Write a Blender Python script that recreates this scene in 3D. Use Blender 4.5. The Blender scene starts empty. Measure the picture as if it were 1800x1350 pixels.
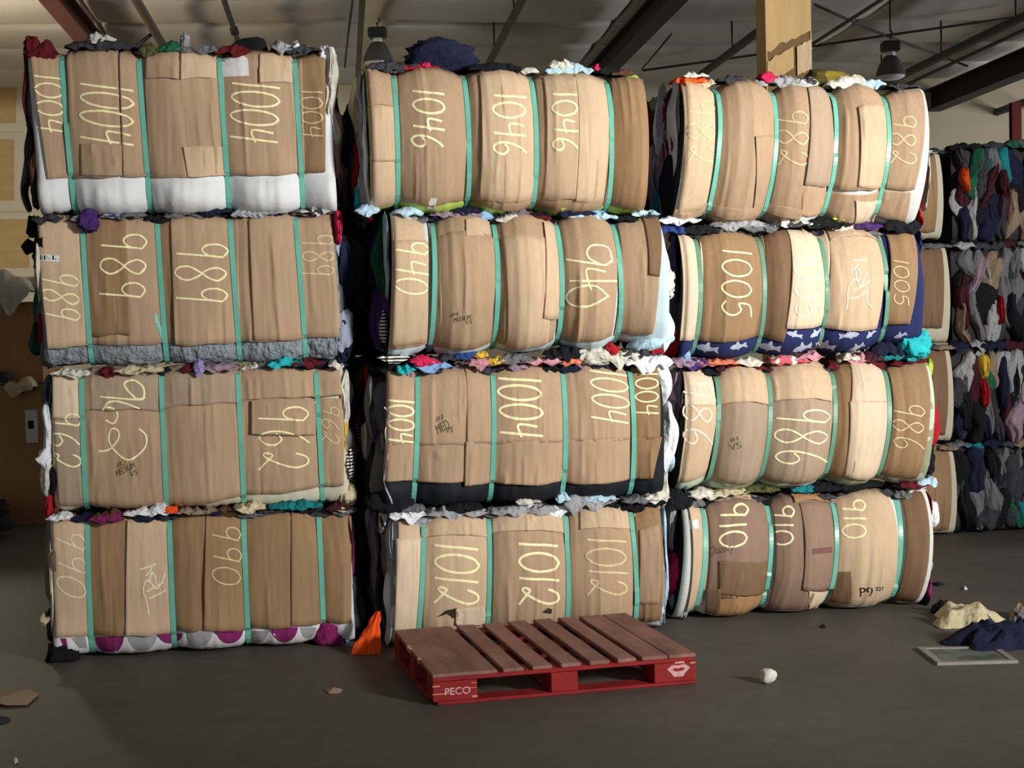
import bpy, bmesh, math, random
from mathutils import Vector, Matrix, noise
from mathutils.bvhtree import BVHTree

# ------------------------------------------------------------------ camera, world, lights, exposure
scene = bpy.context.scene
COL = scene.collection
FPX, PITCH, ROLL, EYE = 2700.0, 0.044, -0.026, 1.69       # measured from the pallet's known size
_c, _s = math.cos(PITCH), math.sin(PITCH)
_R, _F, _U = Vector((1, 0, 0)), Vector((0, _c, -_s)), Vector((0, _s, _c))
_cr, _sr = math.cos(ROLL), math.sin(ROLL)
_right = _R * _cr + _U * _sr
_up = _U * _cr - _R * _sr
cam_d = bpy.data.cameras.new('camera')
cam = bpy.data.objects.new('camera', cam_d)
COL.objects.link(cam)
cam_d.sensor_width = 36.0
cam_d.lens = FPX / 1800.0 * 36.0
cam_d.clip_start, cam_d.clip_end = 0.05, 200
M = Matrix((_right, _up, -_F)).transposed().to_4x4()
M.translation = Vector((0, 0, EYE))
cam.matrix_world = M
scene.camera = cam

world = bpy.data.worlds.new('world')
scene.world = world
world.use_nodes = True
bg = world.node_tree.nodes['Background']
bg.inputs['Color'].default_value = (0.95, 0.98, 1.0, 1)
bg.inputs['Strength'].default_value = 0.52


def area_light(name, loc, target, size, size_y, power, color, spread=180):
    d = bpy.data.lights.new(name, 'AREA')
    d.shape = 'RECTANGLE'
    d.size, d.size_y, d.energy, d.color = size, size_y, power, color
    d.spread = math.radians(spread)
    o = bpy.data.objects.new(name, d)
    COL.objects.link(o)
    o.location = loc
    o.rotation_euler = (Vector(target) - Vector(loc)).to_track_quat('-Z', 'Y').to_euler()
    return o


# daylight through the open loading door, in front and to the right of the stacks
area_light('loading_door_daylight', (8.2, -0.9, 4.1), (1.5, 8.4, 2.5), 1.3, 1.6, 198, (1.0, 0.985, 0.955), 51)
# unseen fill light added at far right to lighten the ceiling
area_light('ceiling_fill_right', (15.5, 17.5, 2.0), (4.0, 17.5, 4.0), 4.0, 3.2, 700, (0.97, 0.98, 1.0))
# unseen warm fill added at left rear for the ceiling and back wall
hb = bpy.data.lights.new('warm_fill_left', 'POINT')
hb.energy, hb.color, hb.shadow_soft_size = 230, (1.0, 0.84, 0.60), 0.25
hbo = bpy.data.objects.new('warm_fill_left', hb)
hbo.location = (-6.0, 15.5, 3.4)
COL.objects.link(hbo)

vs = scene.view_settings
vs.view_transform = 'Standard'
vs.look = 'None'
vs.exposure = -0.02
vs.gamma = 1.0
vs.use_curve_mapping = False

# ------------------------------------------------------------------ helpers
rng = random.Random(7)


def lin(c):
    def f(v):
        v /= 255.0
        return v / 12.92 if v <= 0.04045 else ((v + 0.055) / 1.055) ** 2.4
    return (f(c[0]), f(c[1]), f(c[2]), 1.0)


MATS = {}


def mat(name, rgb, rough=0.85, var=0.18, vscale=(6, 6, 6), bump=0.0, bscale=(30, 30, 30), metal=0.0, var2=0.0, v2scale=(2, 2, 2), bdist=0.01, tint=None):
    if name in MATS:
        return MATS[name]
    m = bpy.data.materials.new(name)
    m.use_nodes = True
    nt = m.node_tree
    b = nt.nodes['Principled BSDF']
    b.inputs['Roughness'].default_value = rough
    b.inputs['Metallic'].default_value = metal
    b.inputs['Specular IOR Level'].default_value = 0.25
    tc = nt.nodes.new('ShaderNodeTexCoord')

    def noise_node(scale, detail=4.0):
        mp = nt.nodes.new('ShaderNodeMapping')
        mp.inputs['Scale'].default_value = scale
        nt.links.new(tc.outputs['Object'], mp.inputs['Vector'])
        n = nt.nodes.new('ShaderNodeTexNoise')
        n.inputs['Scale'].default_value = 1.0
        n.inputs['Detail'].default_value = detail
        nt.links.new(mp.outputs['Vector'], n.inputs['Vector'])
        return n
    base = lin(rgb)
    prev = None
    for amount, sc in ((var, vscale), (var2, v2scale)):
        if amount <= 0:
            continue
        n = noise_node(sc)
        ramp = nt.nodes.new('ShaderNodeMapRange')
        ramp.inputs['From Min'].default_value = 0.25
        ramp.inputs['From Max'].default_value = 0.75
        ramp.inputs['To Min'].default_value = 1.0 - amount
        ramp.inputs['To Max'].default_value = 1.0 + amount
        nt.links.new(n.outputs['Fac'], ramp.inputs['Value'])
        mul = nt.nodes.new('ShaderNodeMix')
        mul.data_type = 'RGBA'
        mul.blend_type = 'MULTIPLY'
        mul.inputs['Factor'].default_value = 1.0
        if prev is None:
            mul.inputs[6].default_value = base
        else:
            nt.links.new(prev, mul.inputs[6])
        nt.links.new(ramp.outputs['Result'], mul.inputs[7])
        prev = mul.outputs[2]
    if prev is None:
        b.inputs['Base Color'].default_value = base
    else:
        nt.links.new(prev, b.inputs['Base Color'])
    if bump > 0:
        n = noise_node(bscale, 5.0)
        bn = nt.nodes.new('ShaderNodeBump')
        bn.inputs['Strength'].default_value = bump
        bn.inputs['Distance'].default_value = bdist
        nt.links.new(n.outputs['Fac'], bn.inputs['Height'])
        nt.links.new(bn.outputs['Normal'], b.inputs['Normal'])
    MATS[name] = m
    return m


def two_tone(name, rgb1, rgb2, scale, kind='checker', rough=0.9):
    """printed cloth in two colours"""
    if name in MATS:
        return MATS[name]
    m = mat(name, rgb1, rough, 0, bump=0.3, bscale=(25, 25, 25))
    nt = m.node_tree
    b = nt.nodes['Principled BSDF']
    tc = nt.nodes.new('ShaderNodeTexCoord')
    if kind == 'bands':
        t = nt.nodes.new('ShaderNodeTexWave')
        t.bands_direction = 'Z'
        t.inputs['Scale'].default_value = scale
        t.inputs['Distortion'].default_value = 1.5
    else:
        t = nt.nodes.new('ShaderNodeTexNoise')
        t.inputs['Scale'].default_value = scale
        t.inputs['Detail'].default_value = 1.0
    nt.links.new(tc.outputs['Object'], t.inputs['Vector'])
    r = nt.nodes.new('ShaderNodeValToRGB')
    r.color_ramp.interpolation = 'CONSTANT'
    r.color_ramp.elements[0].color = lin(rgb1)
    r.color_ramp.elements[1].color = lin(rgb2)
    r.color_ramp.elements[1].position = 0.52
    nt.links.new(t.outputs['Fac'], r.inputs['Fac'])
    nt.links.new(r.outputs['Color'], b.inputs['Base Color'])
    return m


def mesh_obj(name, verts, faces, material, parent=None, smooth=False, label=None):
    me = bpy.data.meshes.new(name)
    me.from_pydata([tuple(v) for v in verts], [], faces)
    me.update()
    if smooth:
        me.polygons.foreach_set('use_smooth', [True] * len(me.polygons))
    if material:
        me.materials.append(material)
    o = bpy.data.objects.new(name, me)
    COL.objects.link(o)
    if parent:
        o.parent = parent
    if label:
        o['label'] = label
    return o


def empty(name, loc, rz=0.0):
    o = bpy.data.objects.new(name, None)
    o.empty_display_size = 0.2
    o.location = loc
    o.rotation_euler = (0, 0, rz)
    COL.objects.link(o)
    return o


def tag(o, label, cat, group=None, kind=None):
    o['label'] = label
    if cat:
        o['category'] = cat
    if group:
        o['group'] = group
    if kind:
        o['kind'] = kind
    return o


def box_data(x0, x1, y0, y1, z0, z1, bev=0.0):
    if bev <= 0:
        v = [(x0, y0, z0), (x1, y0, z0), (x1, y1, z0), (x0, y1, z0), (x0, y0, z1), (x1, y0, z1), (x1, y1, z1), (x0, y1, z1)]
        f = [(0, 3, 2, 1), (4, 5, 6, 7), (0, 1, 5, 4), (1, 2, 6, 5), (2, 3, 7, 6), (3, 0, 4, 7)]
        return v, f
    bm = bmesh.new()
    v, f = box_data(x0, x1, y0, y1, z0, z1)
    bv = [bm.verts.new(p) for p in v]
    for q in f:
        bm.faces.new([bv[i] for i in q])
    bmesh.ops.bevel(bm, geom=bm.edges[:], offset=bev, segments=1, affect='EDGES')
    bm.verts.index_update()
    vv = [tuple(p.co) for p in bm.verts]
    ff = [tuple(p.index for p in q.verts) for q in bm.faces]
    bm.free()
    return vv, ff


def box(name, x0, x1, y0, y1, z0, z1, m, parent=None, bev=0.0, label=None):
    v, f = box_data(x0, x1, y0, y1, z0, z1, bev)
    return mesh_obj(name, v, f, m, parent, label=label)


def tube_data(pts, r, n=8):
    verts, faces = [], []
    pts = [Vector(p) for p in pts]
    for i, p in enumerate(pts):
        t = (pts[min(i + 1, len(pts) - 1)] - pts[max(i - 1, 0)]).normalized()
        a = t.cross(Vector((0, 0, 1)))
        if a.length < 1e-4:
            a = t.cross(Vector((1, 0, 0)))
        a.normalize()
        b = t.cross(a)
        for k in range(n):
            an = 2 * math.pi * k / n
            verts.append(p + a * math.cos(an) * r + b * math.sin(an) * r)
    for i in range(len(pts) - 1):
        for k in range(n):
            faces.append((i * n + k, i * n + (k + 1) % n, (i + 1) * n + (k + 1) % n, (i + 1) * n + k))
    faces.append(tuple(range(n - 1, -1, -1)))
    faces.append(tuple((len(pts) - 1) * n + k for k in range(n)))
    return verts, faces


def tube(name, pts, r, m, parent=None, n=8):
    v, f = tube_data(pts, r, n)
    return mesh_obj(name, v, f, m, parent, smooth=True)


def lathe(name, prof, m, parent, loc=(0, 0, 0), n=24):
    v, f = [], []
    for r, z in prof:
        for k in range(n):
            a = 2 * math.pi * k / n
            v.append((loc[0] + r * math.cos(a), loc[1] + r * math.sin(a), loc[2] + z))
    for i in range(len(prof) - 1):
        for k in range(n):
            f.append((i * n + k, i * n + (k + 1) % n, (i + 1) * n + (k + 1) % n, (i + 1) * n + k))
    return mesh_obj(name, v, f, m, parent, smooth=True)


def lump(name, parent, c, dims, m, seed=0, fold=(3, 3, 3), amp=0.35, nu=20, nv=12, flat=None, label=None, rot=0.0, power=0.75):
    """crumpled, folded cloth: a closed surface with pleats running along the axis whose fold number is small"""
    verts, faces = [], []
    sv = Vector((seed * 3.17, seed * 1.71, seed * 0.93))
    cr, sr = math.cos(rot), math.sin(rot)

    def pw(t):
        return math.copysign(abs(t) ** power, t)
    for j in range(nv + 1):
        ph = math.pi * j / nv - math.pi / 2
        for i in range(nu):
            th = 2 * math.pi * i / nu
            n = Vector((math.cos(ph) * math.cos(th), math.cos(ph) * math.sin(th), math.sin(ph)))
            q = Vector((n.x * fold[0], n.y * fold[1], n.z * fold[2])) + sv
            w = noise.noise(q)
            w2 = 1 - 2 * abs(noise.noise(q * 1.9 + Vector((5, 3, 1))))
            big = noise.noise(n * 1.1 + sv * 2)
            w3 = 1 - 2 * abs(noise.noise(q * 3.7 + Vector((1, 8, 4))))
            r = 1 + amp * (0.7 * w + 0.5 * w2 + 0.12 * w3 - 0.25) + 0.25 * big
            x, y, z = pw(n.x) * dims[0] * 0.5 * r, pw(n.y) * dims[1] * 0.5 * r, pw(n.z) * dims[2] * 0.5 * (1 + (r - 1) * 0.7)
            if flat is not None and z < flat:
                z = flat
            if rot:
                x, z = x * cr - z * sr, x * sr + z * cr
            verts.append((c[0] + x, c[1] + y, c[2] + z))
    for j in range(nv):
        for i in range(nu):
            faces.append((j * nu + i, j * nu + (i + 1) % nu, (j + 1) * nu + (i + 1) % nu, (j + 1) * nu + i))
    return mesh_obj(name, verts, faces, m, parent, smooth=True, label=label)


def ridge(x, y, z=0.0):
    return 1 - 2 * abs(noise.noise(Vector((x, y, z))))


def drape(name, parent, c, w, d, h, m, seed, freq=14.0):
    """a crumpled garment squeezed out over an edge and hanging down in front of it"""
    nx, nj = max(14, min(60, int(w * 200))), 16
    V, Fc = [], []
    for i in range(nx + 1):
        s = i / nx
        e = max(0.0, math.sin(math.pi * s)) ** 0.45
        xw = s * w * freq
        ht = h * 0.5 * (0.75 + 0.9 * wob(xw + seed, seed)) * e
        hl = h * (0.40 + 0.75 * wob(xw * 1.2 + seed * 2, 4.2)) * e
        for j in range(nj + 1):
            t = j / nj
            if t <= 0.66:
                an = math.pi * t / 0.66
                cy, sy = math.cos(an), math.sin(an)
                y = d * 0.5 * cy * (1.0 if cy > 0 else 0.55)
                z = ht * sy
                ny, nz = cy, sy
            else:
                k = (t - 0.66) / 0.34
                y, z = -d * 0.275 - 0.006 * math.sin(k * 3), -max(hl, 0.004) * k
                ny, nz = -1.0, 0.0
            r = ridge(xw * 1.4 + 0.9 * wob(t * 3, seed) + seed, t * 1.7 + xw * .25, seed) + 0.55 * ridge(xw * 2.6 + seed + 1.5 * wob(t * 4, seed), t * 4.0 + xw * .4, seed + 7)
            a = 0.017 * e * (r - 0.3)
            x = (s - .5) * w * (0.92 + 0.16 * wob(t * 4 + seed, 2.2)) + 0.012 * wob(t * 6, seed, s * 3)
            V.append((c[0] + x, c[1] + y + (ny * a if ny else 0) - 0.0, c[2] + z + nz * a))
    for i in range(nx):
        for j in range(nj):
            p = i * (nj + 1) + j
            Fc.append((p, p + 1, p + nj + 2, p + nj + 1))
    return mesh_obj(name, V, Fc, m, parent, smooth=True)


def curtain(name, parent, c, w, d, h, m, seed, face='front', rot=0.0):
    """a garment pressed on edge: a tapering hanging fold with pleats, bulging towards `face`"""
    ns, nt_ = 20, max(12, min(28, int(h * 60)))
    V, Fc = [], []
    cr, sr = math.cos(rot), math.sin(rot)
    for j in range(nt_ + 1):
        t = j / nt_
        e = max(0.0, math.sin(math.pi * t)) ** 0.4
        hw = w * 0.5 * (0.12 + 0.88 * e) * (1.0 + 0.75 * wob(t * h * 7 + seed, 1.3))
        cx = w * 0.55 * wob(t * h * 5 + seed * 1.3, 6.1)
        for i in range(ns + 1):
            q = 2 * i / ns - 1
            dome = max(0.0, 1 - q * q) ** 0.55
            r = ridge(q * 1.5 + seed + 0.8 * wob(t * 3, seed), t * h * 2.2, seed) * 0.8 + 0.5 * ridge(q * 3.6 + seed + wob(t * 5, seed), t * h * 4, seed + 3)
            o = d * (dome * (0.75 + 0.5 * wob(t * h * 4 + seed, 8.8)) * (0.35 + .65 * e) + 0.34 * r * dome)
            lx, lz = cx + q * hw, (t - .5) * h + 0.05 * h * wob(q * 1.6 + seed, t * 2)
            lx, lz = lx * cr - lz * sr, lx * sr + lz * cr
            if face == 'front':
                V.append((c[0] + lx, c[1] - o, c[2] + lz))
            elif face == 'left':
                V.append((c[0] - o, c[1] - lx, c[2] + lz))
            else:
                V.append((c[0] + o, c[1] + lx, c[2] + lz))
    for j in range(nt_):
        for i in range(ns):
            p = j * (ns + 1) + i
            Fc.append((p, p + 1, p + ns + 2, p + ns + 1))
    return mesh_obj(name, V, Fc, m, parent, smooth=True)


def pix_ray(x, y):
    """direction through a point of the photograph, used to read off real positions"""
    a, b = x - 900.0, y - 675.0
    u = _cr * a + _sr * b
    v = -_sr * a + _cr * b
    return _R * (u / FPX) + _F - _U * (v / FPX)


EYEV = Vector((0, 0, EYE))


def on_floor(x, y, z=0.0):
    r = pix_ray(x, y)
    return EYEV + r * ((z - EYE) / r.z)


def at_depth(x, y, Y):
    r = pix_ray(x, y)
    return EYEV + r * (Y / r.y)


def wob(x, y, z=0.0):
    return noise.noise(Vector((x, y, z)))


# ------------------------------------------------------------------ materials
CARD = {}
for k, c in dict(mid=(174, 146, 117), light=(197, 170, 139), pale=(211, 189, 162), dark=(150, 120, 87), brown=(126, 98, 73), grey=(164, 142, 120), red=(142, 116, 98), tan=(174, 133, 93)).items():
    CARD[k] = mat('cardboard_' + k, c, 0.8, 0.08, (60, 60, 1.6), 0.3, (90, 90, 2.5), var2=0.13, v2scale=(3, 3, 2.2), bdist=0.003)
M_EDGE = mat('cardboard_edge', (205, 172, 130), 0.85, 0.2, (90, 90, 90))
M_STRAP = mat('green_plastic_strap', (104, 178, 158), 0.3, 0.16, (5, 5, 5))
M_CHALK = mat('yellow_chalk', (246, 236, 184), 0.95, 0.1, (60, 60, 60))
M_CHALKW = mat('white_chalk', (232, 222, 196), 0.95, 0.1, (60, 60, 60))
M_CHALKF = mat('faint_chalk', (214, 194, 150), 0.95, 0.15, (60, 60, 60))
M_MARK = mat('dark_green_marker', (98, 98, 70), 0.9, 0.2, (60, 60, 60))
M_PRINT = mat('black_print', (34, 30, 28), 0.8, 0)
M_PRINTR = mat('faded_red_print', (122, 84, 78), 0.9, 0)
M_LABEL = mat('white_paper_label', (225, 224, 222), 0.7, 0.05, (30, 30, 30))

CLOTH = {}
for k, c in dict(white=(226, 228, 232), offwhite=(206, 202, 188), cream=(198, 186, 150), lgrey=(158, 158, 160), grey=(105, 105, 108), dgrey=(58, 58, 62), black=(20, 21, 24),
                 navy=(26, 30, 54), blue=(46, 70, 132), sky=(132, 172, 214), pale=(176, 206, 220), teal=(24, 120, 124), aqua=(40, 178, 182), green=(30, 92, 66), lime=(176, 206, 60),
                 olive=(88, 88, 52), red=(168, 26, 36), dred=(92, 22, 28), pink=(206, 40, 84), rose=(196, 140, 148), purple=(72, 44, 104), magenta=(132, 34, 92), lilac=(150, 140, 190),
                 orange=(236, 84, 22), coral=(214, 122, 92), yellow=(214, 176, 60), brown=(88, 62, 42), taupe=(140, 122, 102), maroon=(64, 26, 34), mauve=(150, 128, 140)).items():
    CLOTH[k] = mat('cloth_' + k, c, 0.92, 0.18, (7, 7, 7), 0.8, (26, 26, 26), bdist=0.02)
CLOTH['stripe'] = two_tone('cloth_striped', (230, 228, 222), (24, 24, 26), 18, 'bands')
CLOTH['speckle'] = two_tone('cloth_speckled', (200, 196, 190), (60, 58, 62), 24, 'noise')
CLOTH['floral'] = two_tone('cloth_floral', (200, 90, 100), (222, 214, 206), 14, 'noise')
CLOTH['print'] = two_tone('cloth_navy_print', (24, 28, 50), (150, 160, 176), 9, 'noise')
M_CORE = mat('pressed_cloth_mass', (52, 50, 52), 0.95, 0.5, (9, 9, 9), 0.8, (14, 14, 14), bdist=0.03)

WRAP = dict(
    white=mat('white_sheet', (222, 224, 226), 0.9, 0.05, (4, 4, 4), 0.35, (9, 9, 14), bdist=0.02),
    fleece=mat('grey_ruched_fleece', (140, 148, 154), 0.95, 0.30, (34, 34, 26), 1.0, (30, 30, 24), bdist=0.05, var2=0.15, v2scale=(90, 90, 60)),
    cream=mat('cream_sheet', (198, 192, 168), 0.9, 0.06, (4, 4, 4), 0.35, (9, 9, 14), bdist=0.02),
    petal=mat('petal_sheet_ground', (214, 212, 214), 0.9, 0.05, (4, 4, 4), 0.2, (9, 9, 14), bdist=0.02),
    lime=mat('lime_sheet', (186, 208, 96), 0.85, 0.06, (4, 4, 4), 0.35, (9, 9, 14), bdist=0.02),
    pale=mat('pale_blue_sheet', (192, 214, 220), 0.9, 0.06, (4, 4, 4), 0.35, (9, 9, 14), bdist=0.02),
    black=mat('black_padded_cloth', (26, 29, 34), 0.75, 0.15, (4, 4, 4), 0.4, (8, 8, 12), bdist=0.03),
    greywhite=two_tone('grey_white_sheet', (206, 208, 212), (140, 144, 152), 7, 'noise'),
    shark=mat('navy_shark_sheet', (36, 44, 88), 0.85, 0.08, (4, 4, 4), 0.2, (9, 9, 14), bdist=0.02),
    camo=two_tone('pale_camouflage_sheet', (186, 198, 176), (148, 150, 120), 9, 'noise'),
    offwhite=mat('offwhite_sheet', (206, 208, 200), 0.9, 0.06, (4, 4, 4), 0.35, (9, 9, 14), bdist=0.02),
)

# ------------------------------------------------------------------ the hall
ax = pix_ray(600, 610).normalized()                 # direction in which the roof beams run back
AXH = Vector((ax.x, ax.y, 0)).normalized()
LAT = Vector((AXH.y, -AXH.x, 0))
UPB = LAT.cross(ax).normalized()
YAW = math.atan2(-AXH.x, AXH.y)


def bp(X, Z, t):
    """hall coordinates: X across, Z above eye level, t along the roof beams"""
    return EYEV + LAT * X + UPB * Z + ax * t


T_WALL, Z_ROOF = 22.7, 3.75
m_floor = mat('dark_concrete', (92, 86, 78), 0.62, 0.22, (0.9, 0.9, 0.9), 0.25, (60, 60, 60), var2=0.12, v2scale=(9, 9, 9), bdist=0.004)
m_wall = mat('cream_wall_paint', (196, 186, 162), 0.9, 0.08, (0.6, 0.6, 0.6))
m_ply = mat('tan_plywood', (178, 148, 100), 0.85, 0.12, (2, 2, 9))
m_roof = mat('white_vinyl_insulation', (196, 191, 182), 0.6, 0.08, (0.5, 0.5, 0.5), 0.3, (1.5, 1.5, 1.5), bdist=0.05)
m_steel_dark = mat('dark_painted_steel', (44, 36, 38), 0.6, 0.15, (3, 3, 3))
m_steel_red = mat('red_oxide_steel', (88, 52, 46), 0.6, 0.18, (3, 3, 3))
m_pipe = mat('dark_pipe', (36, 35, 36), 0.5, 0.15, (3, 3, 3))
m_pipe_b = mat('brown_pipe', (92, 82, 70), 0.6, 0.15, (3, 3, 3))
m_pipe_g = mat('grey_cable', (70, 70, 70), 0.6, 0)

fl = mesh_obj('floor', *box_data(-14, 18, -8, 26, -0.2, 0.0), m_floor)
tag(fl, 'dark brown-grey concrete warehouse floor with faint stains', None, kind='structure')
# back wall
w = mesh_obj('wall_back', [bp(-14, 6, T_WALL), bp(18, 6, T_WALL), bp(18, -2.5, T_WALL), bp(-14, -2.5, T_WALL),
                           bp(-14, 6, T_WALL + .2), bp(18, 6, T_WALL + .2), bp(18, -2.5, T_WALL + .2), bp(-14, -2.5, T_WALL + .2)],
             [(0, 1, 2, 3), (7, 6, 5, 4), (0, 4, 5, 1), (3, 2, 6, 7), (0, 3, 7, 4), (1, 5, 6, 2)], m_wall)
tag(w, 'cream painted back wall of the hall with plywood panels', None, kind='structure')


def wall_board(x0, y0, x1, y1, m, th=0.03):
    """board on the back wall, its outline read from the photograph"""
    n = ax
    vs_ = []
    for d in (0.0, th):
        for (x, y) in ((x0, y0), (x1, y0), (x1, y1), (x0, y1)):
            r = pix_ray(x, y)
            t = (T_WALL - d) / r.dot(n)
            vs_.append(EYEV + r * t)
    mesh_obj('wall_panel', vs_, [(0, 1, 2, 3), (7, 6, 5, 4), (0, 4, 5, 1), (1, 5, 6, 2), (2, 6, 7, 3), (3, 7, 4, 0)], m, w)


for q in ((-60, 140, 28, 216), (-60, 245, 25, 352), (-60, 385, 52, 470)):
    wall_board(*q, m_ply)
for q in ((-60, 222, 40, 232), (-60, 360, 50, 372)):
    wall_board(*q, m_wall, 0.05)
for side, X in (('left', -14.0), ('right', 18.0)):
    s = 1 if X > 0 else -1
    vv = [bp(X, 6, -2), bp(X, 6, T_WALL), bp(X, -2.5, T_WALL), bp(X, -2.5, -2)]
    vv += [p + LAT * 0.2 * s for p in vv]
    ww = mesh_obj('wall_' + side, vv, [(0, 1, 2, 3), (7, 6, 5, 4), (0, 4, 5, 1), (1, 5, 6, 2), (2, 6, 7, 3), (3, 7, 4, 0)], m_wall)
    tag(ww, 'cream painted side wall on the ' + side + ' of the hall', None, kind='structure')

# ceiling: sagging insulation blankets between the purlins
ceil = mesh_obj('ceiling', [bp(-14, Z_ROOF + .25, -4), bp(18, Z_ROOF + .25, -4), bp(18, Z_ROOF + .25, T_WALL), bp(-14, Z_ROOF + .25, T_WALL),
                            bp(-14, Z_ROOF + .15, -4), bp(18, Z_ROOF + .15, -4), bp(18, Z_ROOF + .15, T_WALL), bp(-14, Z_ROOF + .15, T_WALL)],
                [(0, 1, 2, 3), (7, 6, 5, 4), (0, 4, 5, 1), (3, 2, 6, 7), (0, 3, 7, 4), (1, 5, 6, 2)], m_roof)
tag(ceil, 'white vinyl-faced insulated roof sloping gently to the back', None, kind='structure')
PAN_T, PAN_X = 1.42, 3.05


def blanket(X0, t0, seed):
    n = 8
    v, f = [], []
    for lay in (0, 1):
        for j in range(n + 1):
            for i in range(n + 1):
                a, b = i / n, j / n
                sag = 0.07 * (1 - (2 * b - 1) ** 4) * (1 - 0.5 * (2 * a - 1) ** 4) + 0.018 * wob(a * 3 + seed, b * 2.2, seed)
                z = Z_ROOF + 0.10 - sag * (1 if lay == 0 else 0) + (0.05 if lay else 0)
                v.append(bp(X0 + (0.012 + a * 0.976) * PAN_X, z, t0 + (0.012 + b * 0.976) * PAN_T))
    k = (n + 1) ** 2
    for j in range(n):
        for i in range(n):
            p = j * (n + 1) + i
            f.append((p, p + n + 1, p + n + 2, p + 1))
            f.append((k + p, k + p + 1, k + p + n + 2, k + p + n + 1))
    for i in range(n):
        f.append((i, i + 1, k + i + 1, k + i))
        q = n * (n + 1) + i
        f.append((q + 1, q, k + q, k + q + 1))
        f.append((i * (n + 1) + n + 1, i * (n + 1), k + i * (n + 1), k + (i + 1) * (n + 1)))
        f.append((i * (n + 1) + n, (i + 1) * (n + 1) + n, k + (i + 1) * (n + 1) + n, k + i * (n + 1) + n))
    mesh_obj('insulation_panel', v, f, m_roof, ceil, smooth=True)


for j in range(9):
    for i in range(8):
        blanket(-8.8 + i * PAN_X, T_WALL - (j + 1) * PAN_T, i * 7.3 + j * 1.9)


def ibeam(name, X0, X1, Z0, Z1, t0, t1, m, label):
    """steel rafter: two flanges and a web"""
    root = empty(name, bp((X0 + X1) / 2, Z0, t1))
    inv = root.location
    xm = (X0 + X1) / 2
    tf = 0.02
    for nm, a, b, c, d in (('bottom_flange', X0, X1, Z0, Z0 + tf), ('top_flange', X0, X1, Z1 - tf, Z1), ('web', xm - .012, xm + .012, Z0 + tf, Z1 - tf)):
        v = [bp(x, z, t) - inv for t in (t0, t1) for (x, z) in ((a, c), (b, c), (b, d), (a, d))]
        mesh_obj(nm, v, [(3, 2, 1, 0), (4, 5, 6, 7), (0, 1, 5, 4), (1, 2, 6, 5), (2, 3, 7, 6), (3, 0, 4, 7)], m, root)
    tag(root, label, 'roof beam', 'steel roof beams')
    return root


ibeam('roof_beam', -2.80, -2.615, 3.42, 3.66, 1, T_WALL, m_steel_red, 'red-brown steel roof beam above the leftmost stack')
ibeam('roof_beam', 3.39, 3.59, 3.40, 3.66, 1, T_WALL, m_steel_dark, 'wide black steel roof beam running back between middle and right stacks')
ibeam('roof_beam', 8.95, 9.20, 3.34, 3.66, 1, T_WALL, m_steel_dark, 'dark steel roof beam at the far right above the garment wall')


def roof_pipe(X, Z, r, m, label, t0=4.0, hang=0, fit=()):
    root = empty('ceiling_pipe', bp(X, Z, T_WALL))
    p0, p1 = bp(X, Z, t0) - root.location, bp(X, Z, T_WALL - 0.02) - root.location
    tube('pipe', [p0, p1], r, m, root)
    for k in range(hang):
        t = 12.0 + k * 2.1
        a = bp(X, Z, t) - root.location
        b = bp(X, Z_ROOF + 0.12, t) - root.location
        tube('hanger_rod', [a, b], 0.012, m, root, 6)
    for t in fit:
        a, b = bp(X, Z, t - .09) - root.location, bp(X, Z, t + .09) - root.location
        tube('coupling', [a, b], r * 1.6, m, root)
    tag(root, label, 'pipe')
    return root


roof_pipe(1.92, 3.45, 0.045, m_pipe, 'black ceiling pipe running back above the middle stack', hang=4, fit=(19.5,))
roof_pipe(-1.92, 3.5, 0.05, m_pipe_b, 'brown ceiling pipe above the left stack, beside the red beam', hang=0)
roof_pipe(-1.06, 3.5, 0.03, m_pipe, 'thin dark ceiling pipe with a fitting, above the left stack', fit=(17.2,))
roof_pipe(4.82, 3.45, 0.05, m_pipe, 'black ceiling pipe passing behind the cardboard-wrapped column', hang=4)
roof_pipe(5.85, 3.55, 0.022, m_pipe_g, 'thin grey ceiling rod between column and right lamp')
roof_pipe(7.45, 3.37, 0.055, m_pipe, 'thick black sprinkler pipe right of the right lamp', hang=5, fit=(14.9,))
roof_pipe(7.95, 3.44, 0.025, m_pipe, 'thin black pipe just below the thick sprinkler pipe')
roof_pipe(10.1, 3.32, 0.06, m_pipe, 'thick black pipe under the far right roof beam', hang=4)
roof_pipe(10.7, 3.34, 0.03, m_pipe, 'thin black pipe lowest of those above the garment wall')


def cable(pts_px, r, label):
    """cable or brace rod under the roof, fixed at points of the roof plane"""
    pts = []
    for (x, y) in pts_px:
        d = pix_ray(x, y)
        t = (Z_ROOF - 0.10) / d.dot(UPB)
        pts.append(EYEV + d * t)
    base = pts[0].copy()
    o = mesh_obj('ceiling_cable', *tube_data([p - base for p in pts], r, 6), m_pipe_g, None, True)
    o.location = base
    tag(o, label, 'cable')


cable([(1800, 28), (1560, 62), (1330, 96), (1130, 124)], 0.016, 'thin cable running across the ceiling to the right lamp')
cable([(1432, 8), (1530, 52), (1700, 116)], 0.016, 'diagonal brace rod crossing the ceiling right of the column')
cable([(1180, 60), (1150, 96), (1128, 122)], 0.012, 'thin slack cable hanging beside the wide black beam')
cable([(620, 0), (612, 60), (606, 118)], 0.014, 'thin conduit running back along the ceiling above the gap')
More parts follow.
